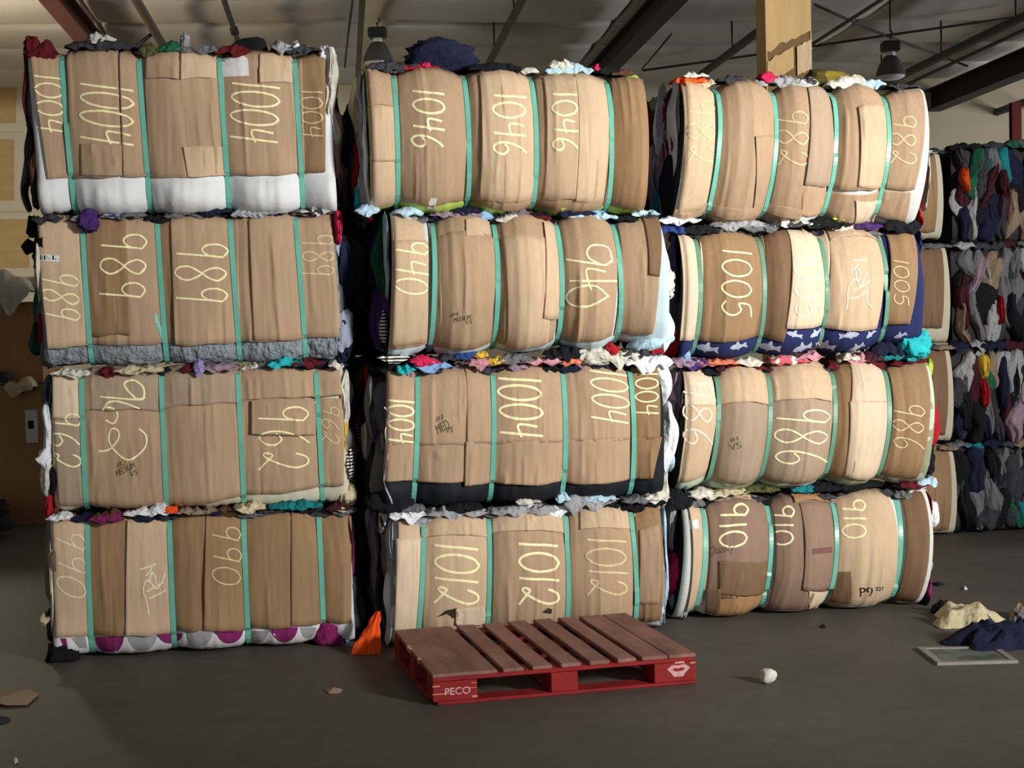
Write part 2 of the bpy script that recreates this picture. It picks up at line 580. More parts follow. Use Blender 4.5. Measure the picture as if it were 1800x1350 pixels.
# rods of the rear frame that show over the left stack
for (a, b, lb) in (((122, 52), (150, 72), 'short black rod leaning left of the red roof beam'), ((240, 82), (272, 55), 'short black rod leaning right of the red roof beam')):
    p, q = at_depth(*a, 17.0), at_depth(*b, 17.0)
    ext = (q - p).normalized()
    top = q if q.z > p.z else p
    o = mesh_obj('brace_rod', *tube_data([p - p, q - p], 0.022, 6), m_pipe, None, True)
    o.location = p
    tag(o, lb, 'rod')
# girts on the back wall, left
for y, r, lb in ((92, 0.05, 'upper'), (120, 0.035, 'lower')):
    d0, d1 = pix_ray(-60, y), pix_ray(640, y + 8)
    p, q = EYEV + d0 * ((T_WALL - .08) / d0.dot(ax)), EYEV + d1 * ((T_WALL - .08) / d1.dot(ax))
    o = mesh_obj('trim_%d' % (1 if lb == 'upper' else 2), *tube_data([p - p, q - p], r, 8), m_pipe, None, True)
    o.location = p
    tag(o, lb + ' dark horizontal pipe along the back wall', None, kind='structure')


def high_bay(px, hook_y, rim_y, rimw, Y, label):
    k = FPX / Y
    top = at_depth(px, hook_y, Y)
    rim = at_depth(px, rim_y, Y)
    R = rimw / k / 2
    root = empty('high_bay_lamp', (rim.x, rim.y, rim.z))
    H = top.z - rim.z
    m_house = mat('lamp_housing', (44, 48, 48), 0.5, 0.1)
    m_refl = mat('lamp_reflector', (78, 78, 74), 0.42, 0.1)
    m_lens = mat('lamp_lens', (206, 208, 204), 0.15, 0)
    s = R / 0.17
    box('ballast_box', -.105 * s, .105 * s, -.09 * s, .09 * s, H * .63, H * .90, m_house, root, .02)
    lathe('neck', [(.0, H * .66), (.055 * s, H * .65), (.055 * s, H * .5), (.0, H * .49)], m_lens, root)
    prof = [(.055 * s, H * .53), (.08 * s, H * .5), (.115 * s, H * .38), (.145 * s, H * .24), (.165 * s, H * .10), (.17 * s, H * .02), (.176 * s, 0), (.160 * s, H * .02), (.140 * s, H * .22), (.08 * s, H * .45)]
    lathe('reflector', prof, m_refl, root, n=28)
    lathe('lens', [(.162 * s, H * .05), (.155 * s, -H * .03), (.11 * s, -H * .08), (0.0, -H * .10)], m_lens, root, n=28)
    tube('hook', [(0, 0, H * .88), (0, 0, H * 1.02), (.03, 0, H * 1.08), (0, 0, H * 1.2)], .012, m_pipe, root, 6)
    # hanging cord up to the roof
    d = EYEV + Vector((0, 0, 0))
    z_roof = (EYEV + UPB * (Z_ROOF + .1) - top).dot(UPB) / UPB.z
    tube('hanging_cord', [(0, 0, H * 1.2), (0, 0, H + z_roof)], .01, m_pipe, root, 6)
    tag(root, label, 'lamp', 'high bay lamps')


high_bay(665, 42, 110, 52, 18.0, 'grey dome high bay lamp hanging above gap left of the middle stack')
high_bay(1566, 66, 134, 51, 18.0, 'grey dome high bay lamp hanging above the right stack')

# ------------------------------------------------------------------ bales
FRAMES = dict(
    L=(Vector((-2.36, 7.77, 0)), 0.155), M=(Vector((0.77, 8.15, 0)), 0.165), R=(Vector((0.84, 8.38, 0)), 0.172),
    B=(Vector((3.06, 11.21, 0)), 0.155), G=(Vector((-0.8, 9.75, 0)), 0.155))


class Bale:
    """a pressed bale; (u, v) runs over its front face, u along, v up, both 0..1"""

    def __init__(self, frame, tl, tr, br, bl, straps, bulge, lobe, dip, depth=1.15, ground=False, name='textile_bale', zfix=None):
        P0, th = FRAMES[frame]
        self.e1 = Vector((math.cos(th), math.sin(th), 0))
        self.n = Vector((math.sin(th), -math.cos(th), 0))
        self.P0, self.D = P0, depth
        self.belly, self.vcut, self.knots = 0.0, 0.03, None
        self.skin_obj, self.hits = [], {}
        self.bulge, self.lobe, self.dip = bulge, lobe, dip
        c = []
        for (x, y) in (tl, tr, br, bl):
            p = self.hit(x, y, 0.0)
            c.append([(p - P0).dot(self.e1), p.z])
        if ground:
            c[2][1] = c[3][1] = 0.012
        self.tl, self.tr, self.br, self.bl = c
        self.su = []
        self.amid = sum(q[0] for q in c) / 4
        self.zb = min(c[2][1], c[3][1])
        base = P0 + self.e1 * self.amid - self.n * (depth / 2)
        self.root = empty(name, (base.x, base.y, self.zb), th)
        self.lobe, self.dip = 0.0, 0.0
        us = [self.uv(x, y)[0] for (x, y) in straps]
        self.su, self.lobe, self.dip = us, lobe, dip
        self.skin_v, self.skin_f, self.bvh = [], [], None

    def hit(self, x, y, out):
        r = pix_ray(x, y)
        q = self.P0 + self.n * out
        t = (q - EYEV).dot(self.n) / r.dot(self.n)
        return EYEV + r * t

    def lobef(self, u):
        """pillow shape between the straps, folded flat-wise like bent board"""
        su = self.su
        if not su:
            return 0.0
        if self.knots is None:
            kr = random.Random(int(abs(su[0]) * 1e5))
            self.knots = []
            for i in range(len(su) + 1):
                if i in (0, len(su)):
                    ts = [0, kr.uniform(.2, .3), kr.uniform(.5, .65), 1]
                    self.knots.append([(t, 0.85 * (1 - (1 - t) ** 2)) for t in ts])
                else:
                    ts = [0, kr.uniform(.09, .15), kr.uniform(.24, .34), kr.uniform(.45, .55), kr.uniform(.66, .76), kr.uniform(.85, .91), 1]
                    self.knots.append([(t, 1 - abs(2 * t - 1) ** 2.3) for t in ts])
        if u <= su[0]:
            i, t = 0, min(1.0, (su[0] - u) / max(su[0], .02))
        elif u >= su[-1]:
            i, t = len(su), min(1.0, (u - su[-1]) / max(1 - su[-1], .02))
        else:
            i = 1
            while u > su[i]:
                i += 1
            t = (u - su[i - 1]) / (su[i] - su[i - 1])
        K = self.knots[i]
        for (a, fa), (b, fb) in zip(K, K[1:]):
            if t <= b:
                return fa + (fb - fa) * (t - a) / (b - a)
        return K[-1][1]

    def out(self, u, v):
        vv = min(max(v, 0), 1)
        o = self.bulge * (1 - abs(2 * vv - 1) ** 2.2)
        if self.belly:
            o += self.belly * (0.08 + 0.92 * self.lobef(min(max(u, 0), 1))) * math.exp(-((vv - .10) / .13) ** 2)
        o += self.lobe * self.lobef(min(max(u, 0), 1)) * (0.7 + 0.3 * (1 - abs(2 * vv - 1) ** 3))
        return o

    def az(self, u, v):
        bx = self.bl[0] + (self.br[0] - self.bl[0]) * u
        bz = self.bl[1] + (self.br[1] - self.bl[1]) * u
        tx = self.tl[0] + (self.tr[0] - self.tl[0]) * u
        tz = self.tl[1] + (self.tr[1] - self.tl[1]) * u
        lf = self.lobef(min(max(u, 0), 1))
        tz += self.dip * (lf - 0.8)
        bz -= self.dip * 0.9 * (lf - 0.8)
        return bx + (tx - bx) * v, bz + (tz - bz) * v, tz - bz

    def uv(self, x, y):
        o = 0.0
        u, v = 0.5, 0.5
        for _ in range(4):
            p = self.hit(x, y, o)
            a, z = (p - self.P0).dot(self.e1), p.z
            for _ in range(6):
                a0, z0, h = self.az(u, v)
                a1, z1, _h = self.az(u + .01, v)
                v = v + (z - z0) / h * 0.9
                u = u + (a - a0) / (a1 - a0) * .01
            o = self.out(u, v)
        return u, v

    def surf(self, u, v, off=0.0):
        """point on the front skin in the bale's own coordinates"""
        rc = 0.055
        vc = min(max(v, 0.0), 1.0)
        a, z, h = self.az(u, vc)
        o = self.out(u, vc)
        d = min(vc, 1 - vc) * h
        rec = 0.0
        if d < rc:
            rec = rc * (1 - math.sqrt(max(0.0, 1 - ((rc - d) / rc) ** 2)))
        du = min(u, 1 - u) * 1.45
        if du < 0.03:
            rec += 0.03 * (1 - math.sqrt(max(0.0, 1 - ((0.03 - max(du, 0)) / 0.03) ** 2)))
        y = o - rec + off
        if v > 1:
            y -= (v - 1) * h
            z += off
        elif v < 0:
            y += v * h
            z -= off
        return Vector((a - self.amid, -self.D / 2 - y, max(z - self.zb, 0.0)))

    def skin(self, u, v, lift=0.0026):
        """point just proud of whatever sheet lies outermost at (u, v)"""
        if self.bvh is None:
            self.bvh = BVHTree.FromPolygons(self.skin_v, self.skin_f)
        p = self.surf(u, v, 0.0)
        h = self.bvh.ray_cast(Vector((p.x, p.y - 0.4, p.z)), Vector((0, 1, 0)), 0.6)
        if h[0] is not None:
            for (i0, ob) in reversed(self.skin_obj):
                if h[2] >= i0:
                    self.hits[ob] = self.hits.get(ob, 0) + 1
                    break
            p.y = h[0].y - lift
        else:
            p.y -= 0.015
        return p

    def carrier(self):
        """the sheet that most of the last marks were laid on"""
        nm = max(self.hits, key=self.hits.get) if self.hits else None
        self.hits = {}
        return bpy.data.objects[nm] if nm else self.root

    # -------------------------------------------------- parts
    def patch(self, name, cu, off, m, nu=None, nv=14, th=0.005, wrinkle=0.003, label=None, smooth=True, parent=None, curl=0.0, creased=0.0):
        """a sheet lying on the front skin; cu = (u, v) at tl, tr, br, bl"""
        (ua, va), (ub, vb), (uc, vc_), (ud, vd) = cu
        wu = max(abs(ub - ua), abs(uc - ud))
        if nu is None:
            nu = max(4, int(wu * 190))
        sd = rng.random() * 90
        u_lo, u_hi = min(ua, ud), max(ub, uc)
        ncr = max(0, int(wu * 1.45 / 0.055 * creased)) if creased else 0
        cre = [(rng.uniform(u_lo, u_hi), rng.choice((-.5, -.5, 1, 1)) * rng.uniform(.004, .012), rng.uniform(.003, .008), rng.uniform(-.2, .8), rng.uniform(.3, 1.4)) for _ in range(ncr)]
        V, Fc = [], []
        for lay in (0, 1):
            for j in range(nv + 1):
                t = j / nv
                for i in range(nu + 1):
                    s = i / nu
                    u = (ua * (1 - s) + ub * s) * (1 - t) + (ud * (1 - s) + uc * s) * t
                    v = (va * (1 - s) + vb * s) * (1 - t) + (vd * (1 - s) + vc_ * s) * t
                    # uneven cut edges
                    ed = min(t, 1 - t)
                    if ed < 0.01:
                        v += 0.012 * wob(u * 14 + sd, t * 7)
                    wk = wrinkle
                    o2 = off
                    if name == 'wrap_sheet':
                        sm = min(1.0, max(0.0, (v - self.vcut + .03) / .05)) if v < .93 else max(0.0, 1 - (v - .93) / .08)
                        wk = wrinkle * (1 - .93 * sm)
                        o2 = off - 0.007 * sm
                    wr = wk * (1.3 * wob(u * 7 + sd, v * 2.2, sd + 9) + wob(u * 24 + sd, v * 2.0, sd) + 0.7 * wob(u * 60 + sd, v * 5.0, sd + 4))
                    for (cu_, cd, cw, c0, c1) in cre:
                        dd = abs(u + .01 * wob(v * 3, cu_ * 40) - cu_)
                        if dd < cw * 4 and c0 < t < c0 + c1:
                            wr += cd * math.exp(-dd / cw) * min(1.0, (t - c0) * 8, (c0 + c1 - t) * 8)
                    if curl and t > 0.8:
                        wr += curl * (t - 0.8) / 0.2
                    V.append(self.surf(u, v, o2 + wr - (th if lay else 0)))
        k = (nu + 1) * (nv + 1)
        for j in range(nv):
            for i in range(nu):
                p = j * (nu + 1) + i
                Fc.append((p, p + nu + 1, p + nu + 2, p + 1))
                Fc.append((k + p, k + p + 1, k + p + nu + 2, k + p + nu + 1))
        rim = [i for i in range(nu + 1)] + [j * (nu + 1) + nu for j in range(1, nv + 1)] + [nv * (nu + 1) + i for i in range(nu - 1, -1, -1)] + [j * (nu + 1) for j in range(nv - 1, 0, -1)]
        for a, b in zip(rim, rim[1:] + rim[:1]):
            Fc.append((a, b, k + b, k + a))
        b0, f0 = len(self.skin_v), len(self.skin_f)
        self.skin_v += V[:k]
        self.skin_f += [tuple(b0 + i for i in f) for f in Fc[0:2 * nu * nv:2]]
        self.bvh = None
        o = mesh_obj(name, V, Fc, m, parent or self.root, smooth=False, label=label)
        self.skin_obj.append((f0, o.name))
        if smooth:
            n = 2 * nu * nv
            o.data.polygons.foreach_set('use_smooth', [i < n for i in range(len(o.data.polygons))])
        return o

    def build(self, wrap):
        # core: the pressed cloth behind everything
        nu, V, Fc = 40, [], []
        prof = []
        for i in range(nu + 1):
            u = i / nu
            ring = []
            for v in (-.9, -.3, 0, .04, .12, .3, .5, .7, .88, .96, 1.0, 1.3, 1.9):
                p = self.surf(u, v, -0.02)
                p.y = min(p.y, self.D / 2 - .06)
                ring.append(p)
            top, bot = ring[-1].copy(), ring[0].copy()
            top.y = bot.y = self.D / 2
            top.z -= .05
            ring += [top, bot]
            prof.append(ring)
        n = len(prof[0])
        for r in prof:
            V += r
        for i in range(nu):
            for k in range(n):
                Fc.append((i * n + k, i * n + (k + 1) % n, (i + 1) * n + (k + 1) % n, (i + 1) * n + k))
        Fc.append(tuple(range(n)))
        Fc.append(tuple(nu * n + k for k in range(n - 1, -1, -1)))
        mesh_obj('pressed_cloth_core', V, Fc, M_CORE, self.root, smooth=True)
        if wrap:
            self.patch('wrap_sheet', ((-.004, 1.06), (1.004, 1.06), (1.004, -.16), (-.004, -.16)), 0.0, wrap, nu=110, nv=56, th=0.006, wrinkle=0.010)

    def straps(self, m=None, px=None):
        for s in self.su:
            V, Fc = [], []
            hw = 0.0125 / 1.45
            N = 44
            for j in range(N + 1):
                v = -0.22 + 1.44 * j / N
                pa, pb = self.surf(s - hw, v, .012), self.surf(s + hw, v, .012)
                if 0.02 < v < 0.98:
                    yy = min(self.skin(s - hw, v).y, self.skin(s, v).y, self.skin(s + hw, v).y) - .002
                    pa.y = pb.y = yy
                V += [pa, pb, pb + Vector((0, .003, 0)), pa + Vector((0, .003, 0))]
            for j in range(N):
                for k in range(4):
                    Fc.append((j * 4 + k, j * 4 + (k + 1) % 4, j * 4 + 4 + (k + 1) % 4, j * 4 + 4 + k))
            Fc += [(3, 2, 1, 0), (N * 4, N * 4 + 1, N * 4 + 2, N * 4 + 3)]
            mesh_obj('strap', V, Fc, m or M_STRAP, self.root, smooth=False)

    def card(self, x0, y0, x1, y1, tone='mid', layer=0, wr=0.0035, bl=None, br=None, tl=None, tr=None, curl=0.0):
        """cardboard sheet; outline read in photograph pixels, laid on the bale's real face"""
        c = [self.uv(*(tl or (x0, y0))), self.uv(*(tr or (x1, y0))), self.uv(*(br or (x1, y1))), self.uv(*(bl or (x0, y1)))]
        c = [(min(max(u, -0.012), 1.012), min(max(v, -0.02), 1.015)) for (u, v) in c]
        return self.patch('cardboard_sheet', c, 0.011 + layer * 0.009, CARD[tone], nv=18, wrinkle=wr, curl=curl, creased=1.0)

    def ribbon(self, pts, w, m, off, name='chalk_number', into=None):
        """a stroke lying on the skin: pts in photograph pixels"""
        V, Fc = into if into is not None else ([], [])
        P = []
        for (x, y) in pts:
            u, v = self.uv(x, y)
            P.append((u, v))
        sc = (self.tr[0] - self.tl[0])
        hh = self.az(.5, .5)[2]
        b0 = len(V)
        for i, (u, v) in enumerate(P):
            a, b = P[max(i - 1, 0)], P[min(i + 1, len(P) - 1)]
            dx, dy = (b[0] - a[0]) * sc, (b[1] - a[1]) * hh
            L = math.hypot(dx, dy) or 1
            nx, ny = -dy / L, dx / L
            ww = w * 0.84 * (0.85 + 0.3 * abs(wob(i * .7, u * 30, v * 30)))
            for sg in (1, -1):
                V.append(self.skin(u + sg * nx * ww / 2 / sc, v + sg * ny * ww / 2 / hh))
        for i in range(len(P) - 1):
            q = b0 + 2 * i
            Fc.append((q, q + 1, q + 3, q + 2))
        return V, Fc

    def write(self, text, x0, y0, x1, y1, m=None, w=0.012, layer=1, shear=0.0, skew=0.0, breaks=None):
        """chalk number written down the sheet, its digits lying on their right side"""
        V, Fc = [], []
        self.hits = {}
        wts = [0.45 if ch == '1' else 1.0 for ch in text]
        tot = sum(wts)
        y = y0
        for ci, ch in enumerate(text):
            if breaks:
                ya, yb = breaks[ci]
            else:
                yb = y + (y1 - y0) * wts[ci] / tot
                ya = y
                y = yb
                g = (yb - ya) * 0.06
                ya, yb = ya + g, yb - g
            for st in GLYPH[ch]:
                pts = smooth_line(st)
                out = []
                jx, jy = rng.uniform(-.03, .03), rng.uniform(-.03, .03)
                for (fx, fy) in pts:
                    xx = x0 + (fy + jx) * (x1 - x0)
                    yy = ya + (fx + jy) * (yb - ya)
                    yy += shear * (xx - (x0 + x1) / 2)
                    xx += skew * (yy - (y0 + y1) / 2)
                    out.append((xx, yy))
                self.ribbon(out, w, m, 0.0185 + layer * 0.009, into=(V, Fc))
        mesh_obj('chalk_number', V, Fc, m or M_CHALK, self.carrier())

    def strokes(self, lines, m, w, layer=1, name='chalk_word'):
        V, Fc = [], []
        self.hits = {}
        for l in lines:
            self.ribbon(smooth_line(l), w, m, 0.0185 + layer * 0.009, into=(V, Fc))
        mesh_obj(name, V, Fc, m, self.root if name in ('loose_strap_end', 'white_cord') else self.carrier())

    def decal(self, name, polys, m, off=0.003, parent=None):
        """flat printed shapes on the sheet (star-shaped polygons in photograph pixels)"""
        V, Fc = [], []
        self.hits = {}
        for poly in polys:
            dense = []
            for pa, pb in zip(poly, poly[1:] + poly[:1]):
                kk = max(1, int(math.hypot(pb[0] - pa[0], pb[1] - pa[1]) / 5))
                dense += [(pa[0] + (pb[0] - pa[0]) * i / kk, pa[1] + (pb[1] - pa[1]) * i / kk) for i in range(kk)]
            pts = [self.uv(*p) for p in dense]
            cu = sum(p[0] for p in pts) / len(pts)
            cv = sum(p[1] for p in pts) / len(pts)
            b0 = len(V)
            V.append(self.skin(cu, cv, 0.0034))
            rings = (0.25, 0.5, 0.75, 1.0)
            n = len(pts)
            for r in rings:
                for (u, v) in pts:
                    V.append(self.skin(cu + (u - cu) * r, cv + (v - cv) * r, 0.0034))
            for i in range(n):
                Fc.append((b0, b0 + 1 + i, b0 + 1 + (i + 1) % n))
                for k in range(3):
                    p = b0 + 1 + k * n
                    Fc.append((p + i, p + n + i, p + n + (i + 1) % n, p + (i + 1) % n))
        return mesh_obj(name, V, Fc, m, self.carrier())

    def text(self, body, x0, y0, x1, y1, m, layer=1, name='printed_text', rot=0.0, font_shear=0.0):
        cu = bpy.data.curves.new('text', 'FONT')
        cu.body = body
        cu.shear = font_shear
        ob = bpy.data.objects.new('text', cu)
        COL.objects.link(ob)
        dg = bpy.context.evaluated_depsgraph_get()
        me = ob.evaluated_get(dg).to_mesh()
        vs_ = [v.co.copy() for v in me.vertices]
        fs = [tuple(p.vertices) for p in me.polygons]
        ob.evaluated_get(dg).to_mesh_clear()
        bpy.data.objects.remove(ob)
        bpy.data.curves.remove(cu)
        if not vs_:
            return
        ax0, ax1 = min(v.x for v in vs_), max(v.x for v in vs_)
        ay0, ay1 = min(v.y for v in vs_), max(v.y for v in vs_)
        cx, cy = (x0 + x1) / 2, (y0 + y1) / 2
        V = []
        self.hits = {}
        for v in vs_:
            px = (v.x - ax0) / (ax1 - ax0) - .5
            py = .5 - (v.y - ay0) / (ay1 - ay0)
            px, py = px * (x1 - x0), py * (y1 - y0)
            X = cx + px * math.cos(rot) - py * math.sin(rot)
            Y = cy + px * math.sin(rot) + py * math.cos(rot)
            V.append(self.skin(*self.uv(X, Y)))
        mesh_obj(name, V, fs, m, self.carrier())

    def rag(self, *a, **k):
        o = self.rag_(*a, **k)
        if self.zb < 0.05:                       # the lowest bales' cloth rests on the floor
            for v in o.data.vertices:
                v.co.z = max(v.co.z, 0.002 - self.zb)
        return o

    def rag_(self, x, y, w, h, color, d=0.12, back=0.0, fold=None, amp=0.4, rot=0.0, name='garment', nu=22, nv=12, seed=None):
        """bunched garment squeezed out at (x, y) px with size w by h px"""
        p = self.hit(x, y, 0.0)
        k = FPX / p.y
        a = (p - self.P0).dot(self.e1) - self.amid
        c = Vector((a, -self.D / 2 + back, p.z - self.zb))
        dims = (w / k, d, h / k)
        sd = seed if seed is not None else rng.random() * 40
        if fold == (4, 4, 1):
            c.y += 0.03
            return curtain(name, self.root, c, dims[0] * 1.1, max(0.05, min(d, .10)), dims[2], CLOTH[color], sd, 'front', rot)
        if fold is None and h <= 30:
            return drape(name, self.root, c + Vector((0, -.015, -dims[2] * .1)), dims[0] * 1.15, d + .05, dims[2] * 1.15, CLOTH[color], sd)
        f = fold or (2.6, 4.0, 4.0)
        nu, nv = 40, 22
        return lump(name, self.root, c, dims, CLOTH[color], sd, f, amp, nu, nv, rot=rot, label=None)

    def side(self, which, colors, n=16, prot=(0.02, 0.06), front=True):
        """folded garments showing in the open end of the bale"""
        sgn = -1 if which == 'left' else 1
        for i in range(n):
            t = (i + .5) / n
            y = -self.D / 2 + 0.03 + t * (self.D - .1)
            for part in range(1 if i % 3 else 2):
                hgt = self.az(0 if sgn < 0 else 1, .5)[2]
                hh = hgt * rng.uniform(.62, .98) * (1.0 if i % 3 else .58)
                zc = hgt * .5 + rng.uniform(-.04, .04) * hgt if i % 3 else hgt * (.27 + .46 * part)
                e = self.bl if sgn < 0 else self.br
                e2 = self.tl if sgn < 0 else self.tr
                xx = e[0] + (e2[0] - e[0]) * (zc / hgt) - self.amid
                pr = rng.uniform(*prot)
                curtain('garment', self.root, Vector((xx - sgn * .025, y, max(zc, hh * .53))), (self.D - .1) / n * 2.0, 0.03 + pr, hh * 1.04, CLOTH[rng.choice(colors)], rng.random() * 60, which)

    def top_rags(self, colors, n=14, h=16, y_shift=-2, skip=()):
        """crushed garments along the upper front edge"""
        for i in range(n):
            u = (i + .5) / n + rng.uniform(-.02, .02)
            if any(a < u < b for a, b in skip):
                continue
            a, z, hh = self.az(u, 1.0)
            w = 1.45 / n * rng.uniform(1.1, 1.7)
            c = Vector((a - self.amid, -self.D / 2 + rng.uniform(-.01, .06), z - self.zb + y_shift / 340.0))
            drape('garment', self.root, c, w, rng.uniform(.12, .2), h / 340.0 * rng.uniform(.7, 1.3), CLOTH[rng.choice(colors)], rng.random() * 60)


def smooth_line(pts, n=10):
    if len(pts) < 3:
        (x0, y0), (x1, y1) = pts[0], pts[-1]
        return [(x0 + (x1 - x0) * i / 16, y0 + (y1 - y0) * i / 16) for i in range(17)]
    P = [pts[0]] + list(pts) + [pts[-1]]
    out = []
    for i in range(1, len(P) - 2):
        p0, p1, p2, p3 = P[i - 1], P[i], P[i + 1], P[i + 2]
        for k in range(n):
            t = k / n
            out.append(tuple(0.5 * (2 * p1[j] + (p2[j] - p0[j]) * t + (2 * p0[j] - 5 * p1[j] + 4 * p2[j] - p3[j]) * t * t + (-p0[j] + 3 * p1[j] - 3 * p2[j] + p3[j]) * t ** 3) for j in (0, 1)))
    out.append(tuple(P[-2]))
    return out


# hand-drawn digits, upright: (x along the writing, y up)
GLYPH = {
    '0': [[(.5, 1), (.18, .86), (.05, .5), (.2, .14), (.5, 0), (.82, .16), (.95, .5), (.8, .86), (.48, 1.0)]],
    '1': [[(.5, 1.0), (.46, .66), (.5, .33), (.45, 0.0)]],
    '4': [[(.22, .92), (.16, .48), (.9, .55)], [(.78, 1.0), (.74, .5), (.7, .0)]],
    '9': [[(.72, .92), (.4, 1.0), (.12, .84), (.16, .6), (.42, .5), (.68, .62), (.76, .92), (.72, .62), (.66, .0)]],
    '8': [[(.74, .9), (.42, 1.0), (.16, .84), (.3, .62), (.66, .44), (.86, .22), (.6, .02), (.24, .06), (.14, .26), (.36, .46), (.7, .66), (.82, .84), (.6, .98)]],
    '6': [[(.72, 1.0), (.38, .78), (.16, .44), (.2, .14), (.48, .0), (.78, .12), (.82, .32), (.56, .44), (.24, .34)]],
    '2': [[(.12, .74), (.3, .96), (.62, .98), (.82, .76), (.66, .44), (.3, .12), (.12, .14), (.22, .28), (.5, .18), (.95, .0)]],
    '5': [[(.85, 1.0), (.24, .94), (.2, .6), (.55, .66), (.84, .44), (.78, .16), (.45, .02), (.1, .14)]],
}

# ================= left stack =================
# ---- top: white sheet
b = Bale('L', (50, 88), (575, 94), (590, 374), (76, 378), [(119, 230), (254, 232), (394, 228), (525, 224)], 0.03, 0.05, 0.034)
b.belly = 0.085
b.vcut = 0.21
b.build(WRAP['white'])
b.card(52, 86, 118, 313, 'mid', tl=(52, 88), bl=(84, 315), br=(122, 313), tr=(114, 90))
b.card(108, 86, 208, 308, 'mid', 1, bl=(128, 312), br=(215, 310), tl=(116, 84), tr=(207, 84))
b.card(211, 86, 256, 308, 'mid', 1, bl=(217, 310), br=(258, 312), tl=(210, 84), tr=(247, 84))
b.card(252, 92, 392, 308, 'mid', 0, bl=(262, 312), br=(400, 306))
b.card(256, 90, 314, 140, 'mid', 1)
b.card(318, 90, 380, 140, 'light', 1)
b.card(322, 258, 396, 308, 'light', 1, bl=(330, 312), br=(400, 308))
b.card(386, 92, 530, 305, 'mid', 0, bl=(402, 308), br=(536, 304))
b.card(456, 94, 514, 148, 'light', 1)
b.card(520, 90, 572, 303, 'dark', 0, bl=(534, 304), br=(572, 302))
b.card(143, 255, 215, 309, 'mid', 2)
b.straps()
b.decal('shipping_label', [[(389, 103), (428, 98), (436, 104), (438, 134), (392, 136)]], M_LABEL, .022)
b.write('1004', 62, 130, 112, 237, shear=.12)
b.write('1004', 142, 148, 236, 258, shear=.13, w=.014)
b.write('1004', 405, 144, 490, 256, shear=.1, w=.014)
b.write('1004', 527, 157, 567, 246, shear=.05, m=M_CHALKF, w=.010)
for q in ((75, 92, 50, 30, 'dred'), (55, 84, 26, 40, 'dred'), (180, 82, 110, 22, 'dgrey'), (178, 70, 46, 22, 'speckle'), (262, 88, 30, 20, 'olive'), (298, 86, 50, 16, 'green'), (325, 76, 16, 34, 'lgrey'), (345, 88, 70, 14, 'grey'),
          (408, 90, 60, 16, 'dred'), (495, 84, 36, 22, 'lgrey'), (530, 88, 60, 14, 'dgrey'), (575, 100, 28, 36, 'white'), (520, 80, 10, 18, 'white')):
    b.rag(*q, back=.03)
b.rag(582, 170, 26, 170, 'offwhite', fold=(4, 4, 1))
b.rag(588, 260, 22, 130, 'rose', fold=(4, 4, 1), back=.05)
b.rag(592, 320, 26, 90, 'mauve', fold=(4, 4, 1), back=.12)
b.rag(46, 150, 14, 130, 'dred', fold=(4, 4, 1), back=.06)
b.rag(50, 260, 18, 110, 'dgrey', fold=(4, 4, 1), back=.08)
b.rag(58, 320, 18, 90, 'brown', fold=(4, 4, 1), back=.05)
b.rag(34, 310, 22, 110, 'grey', fold=(4, 4, 1), back=.3)
b.side('right', ['dgrey', 'black', 'offwhite', 'navy', 'mauve', 'grey'], 14)
b.side('left', ['dgrey', 'grey', 'taupe', 'brown'], 10)
tag(b.root, 'top bale of the left stack, marked 1004 over a white sheet', 'bale', 'strapped textile bales')
cap = empty('knit_cap', (0, 0, 0))
p = b.hit(441, 90, -0.12)
cap.location = p
lump('crown', cap, (0, 0, 0.0), (.19, .18, .13), CLOTH['black'], 3, (3, 3, 3), .12)
lump('brim', cap, (0, 0, -.05), (.215, .2, .05), CLOTH['black'], 4, (5, 5, 1), .1)
tag(cap, 'rounded black knit cap lying on the top left bale', 'cap')

# ---- second: grey fleece
b = Bale('L', (66, 384), (584, 371), (604, 634), (82, 645), [(152, 505), (284, 505), (412, 495), (528, 492)], 0.03, 0.034, 0.02)
b.belly = 0.02
b.vcut = 0.14
b.build(WRAP['fleece'])
b.card(66, 384, 150, 612, 'light', 1, bl=(84, 614), br=(156, 606), tr=(146, 380))
b.card(148, 380, 290, 600, 'mid', 0, bl=(156, 604), br=(292, 602), tr=(278, 380))
b.card(150, 382, 222, 588, 'dark', 1, bl=(158, 590), br=(230, 588))
b.card(276, 380, 305, 604, 'dark', 0, bl=(292, 604), br=(310, 604))
b.card(302, 380, 418, 602, 'mid', 1, bl=(308, 606), br=(422, 600), tl=(300, 384))
b.card(406, 376, 588, 597, 'mid', 0, bl=(420, 600), br=(600, 592), tr=(582, 374))
b.card(437, 378, 524, 596, 'mid', 1, bl=(446, 598), br=(534, 595))
b.straps()
b.strokes([[(273, 551), (279, 572), (290, 600)], [(288, 540), (287, 575), (291, 602)]], M_STRAP, .024, 2, 'loose_strap_end')
b.decal('barcode_label', [[(69, 447), (106, 449), (105, 461), (68, 458)]], M_LABEL, .022)
b.decal('barcode_bars', [[(x, 449), (x + wd, 449), (x + wd, 457), (x, 457)] for x, wd in ((72, 2), (75, 1), (78, 3), (83, 1), (86, 2), (90, 1), (93, 3), (98, 2), (101, 1))], M_PRINT, .024)
b.write('989', 74, 477, 140, 567, shear=.18)
b.write('989', 176, 406, 256, 532, shear=.03)
b.write('989', 308, 424, 398, 538, shear=.04)
b.write('989', 530, 411, 586, 490, m=M_CHALKF, w=.010)
b.top_rags(['dgrey', 'navy', 'grey', 'black', 'lgrey', 'offwhite'], 14, 14)
b.rag(157, 390, 32, 34, 'purple', d=.1, back=-.06, amp=.5)
b.rag(215, 378, 60, 12, 'blue', back=.02)
b.rag(370, 372, 70, 14, 'navy', back=.02)
b.rag(460, 374, 80, 14, 'lgrey', back=.02)
b.rag(555, 372, 60, 10, 'speckle', back=.02)
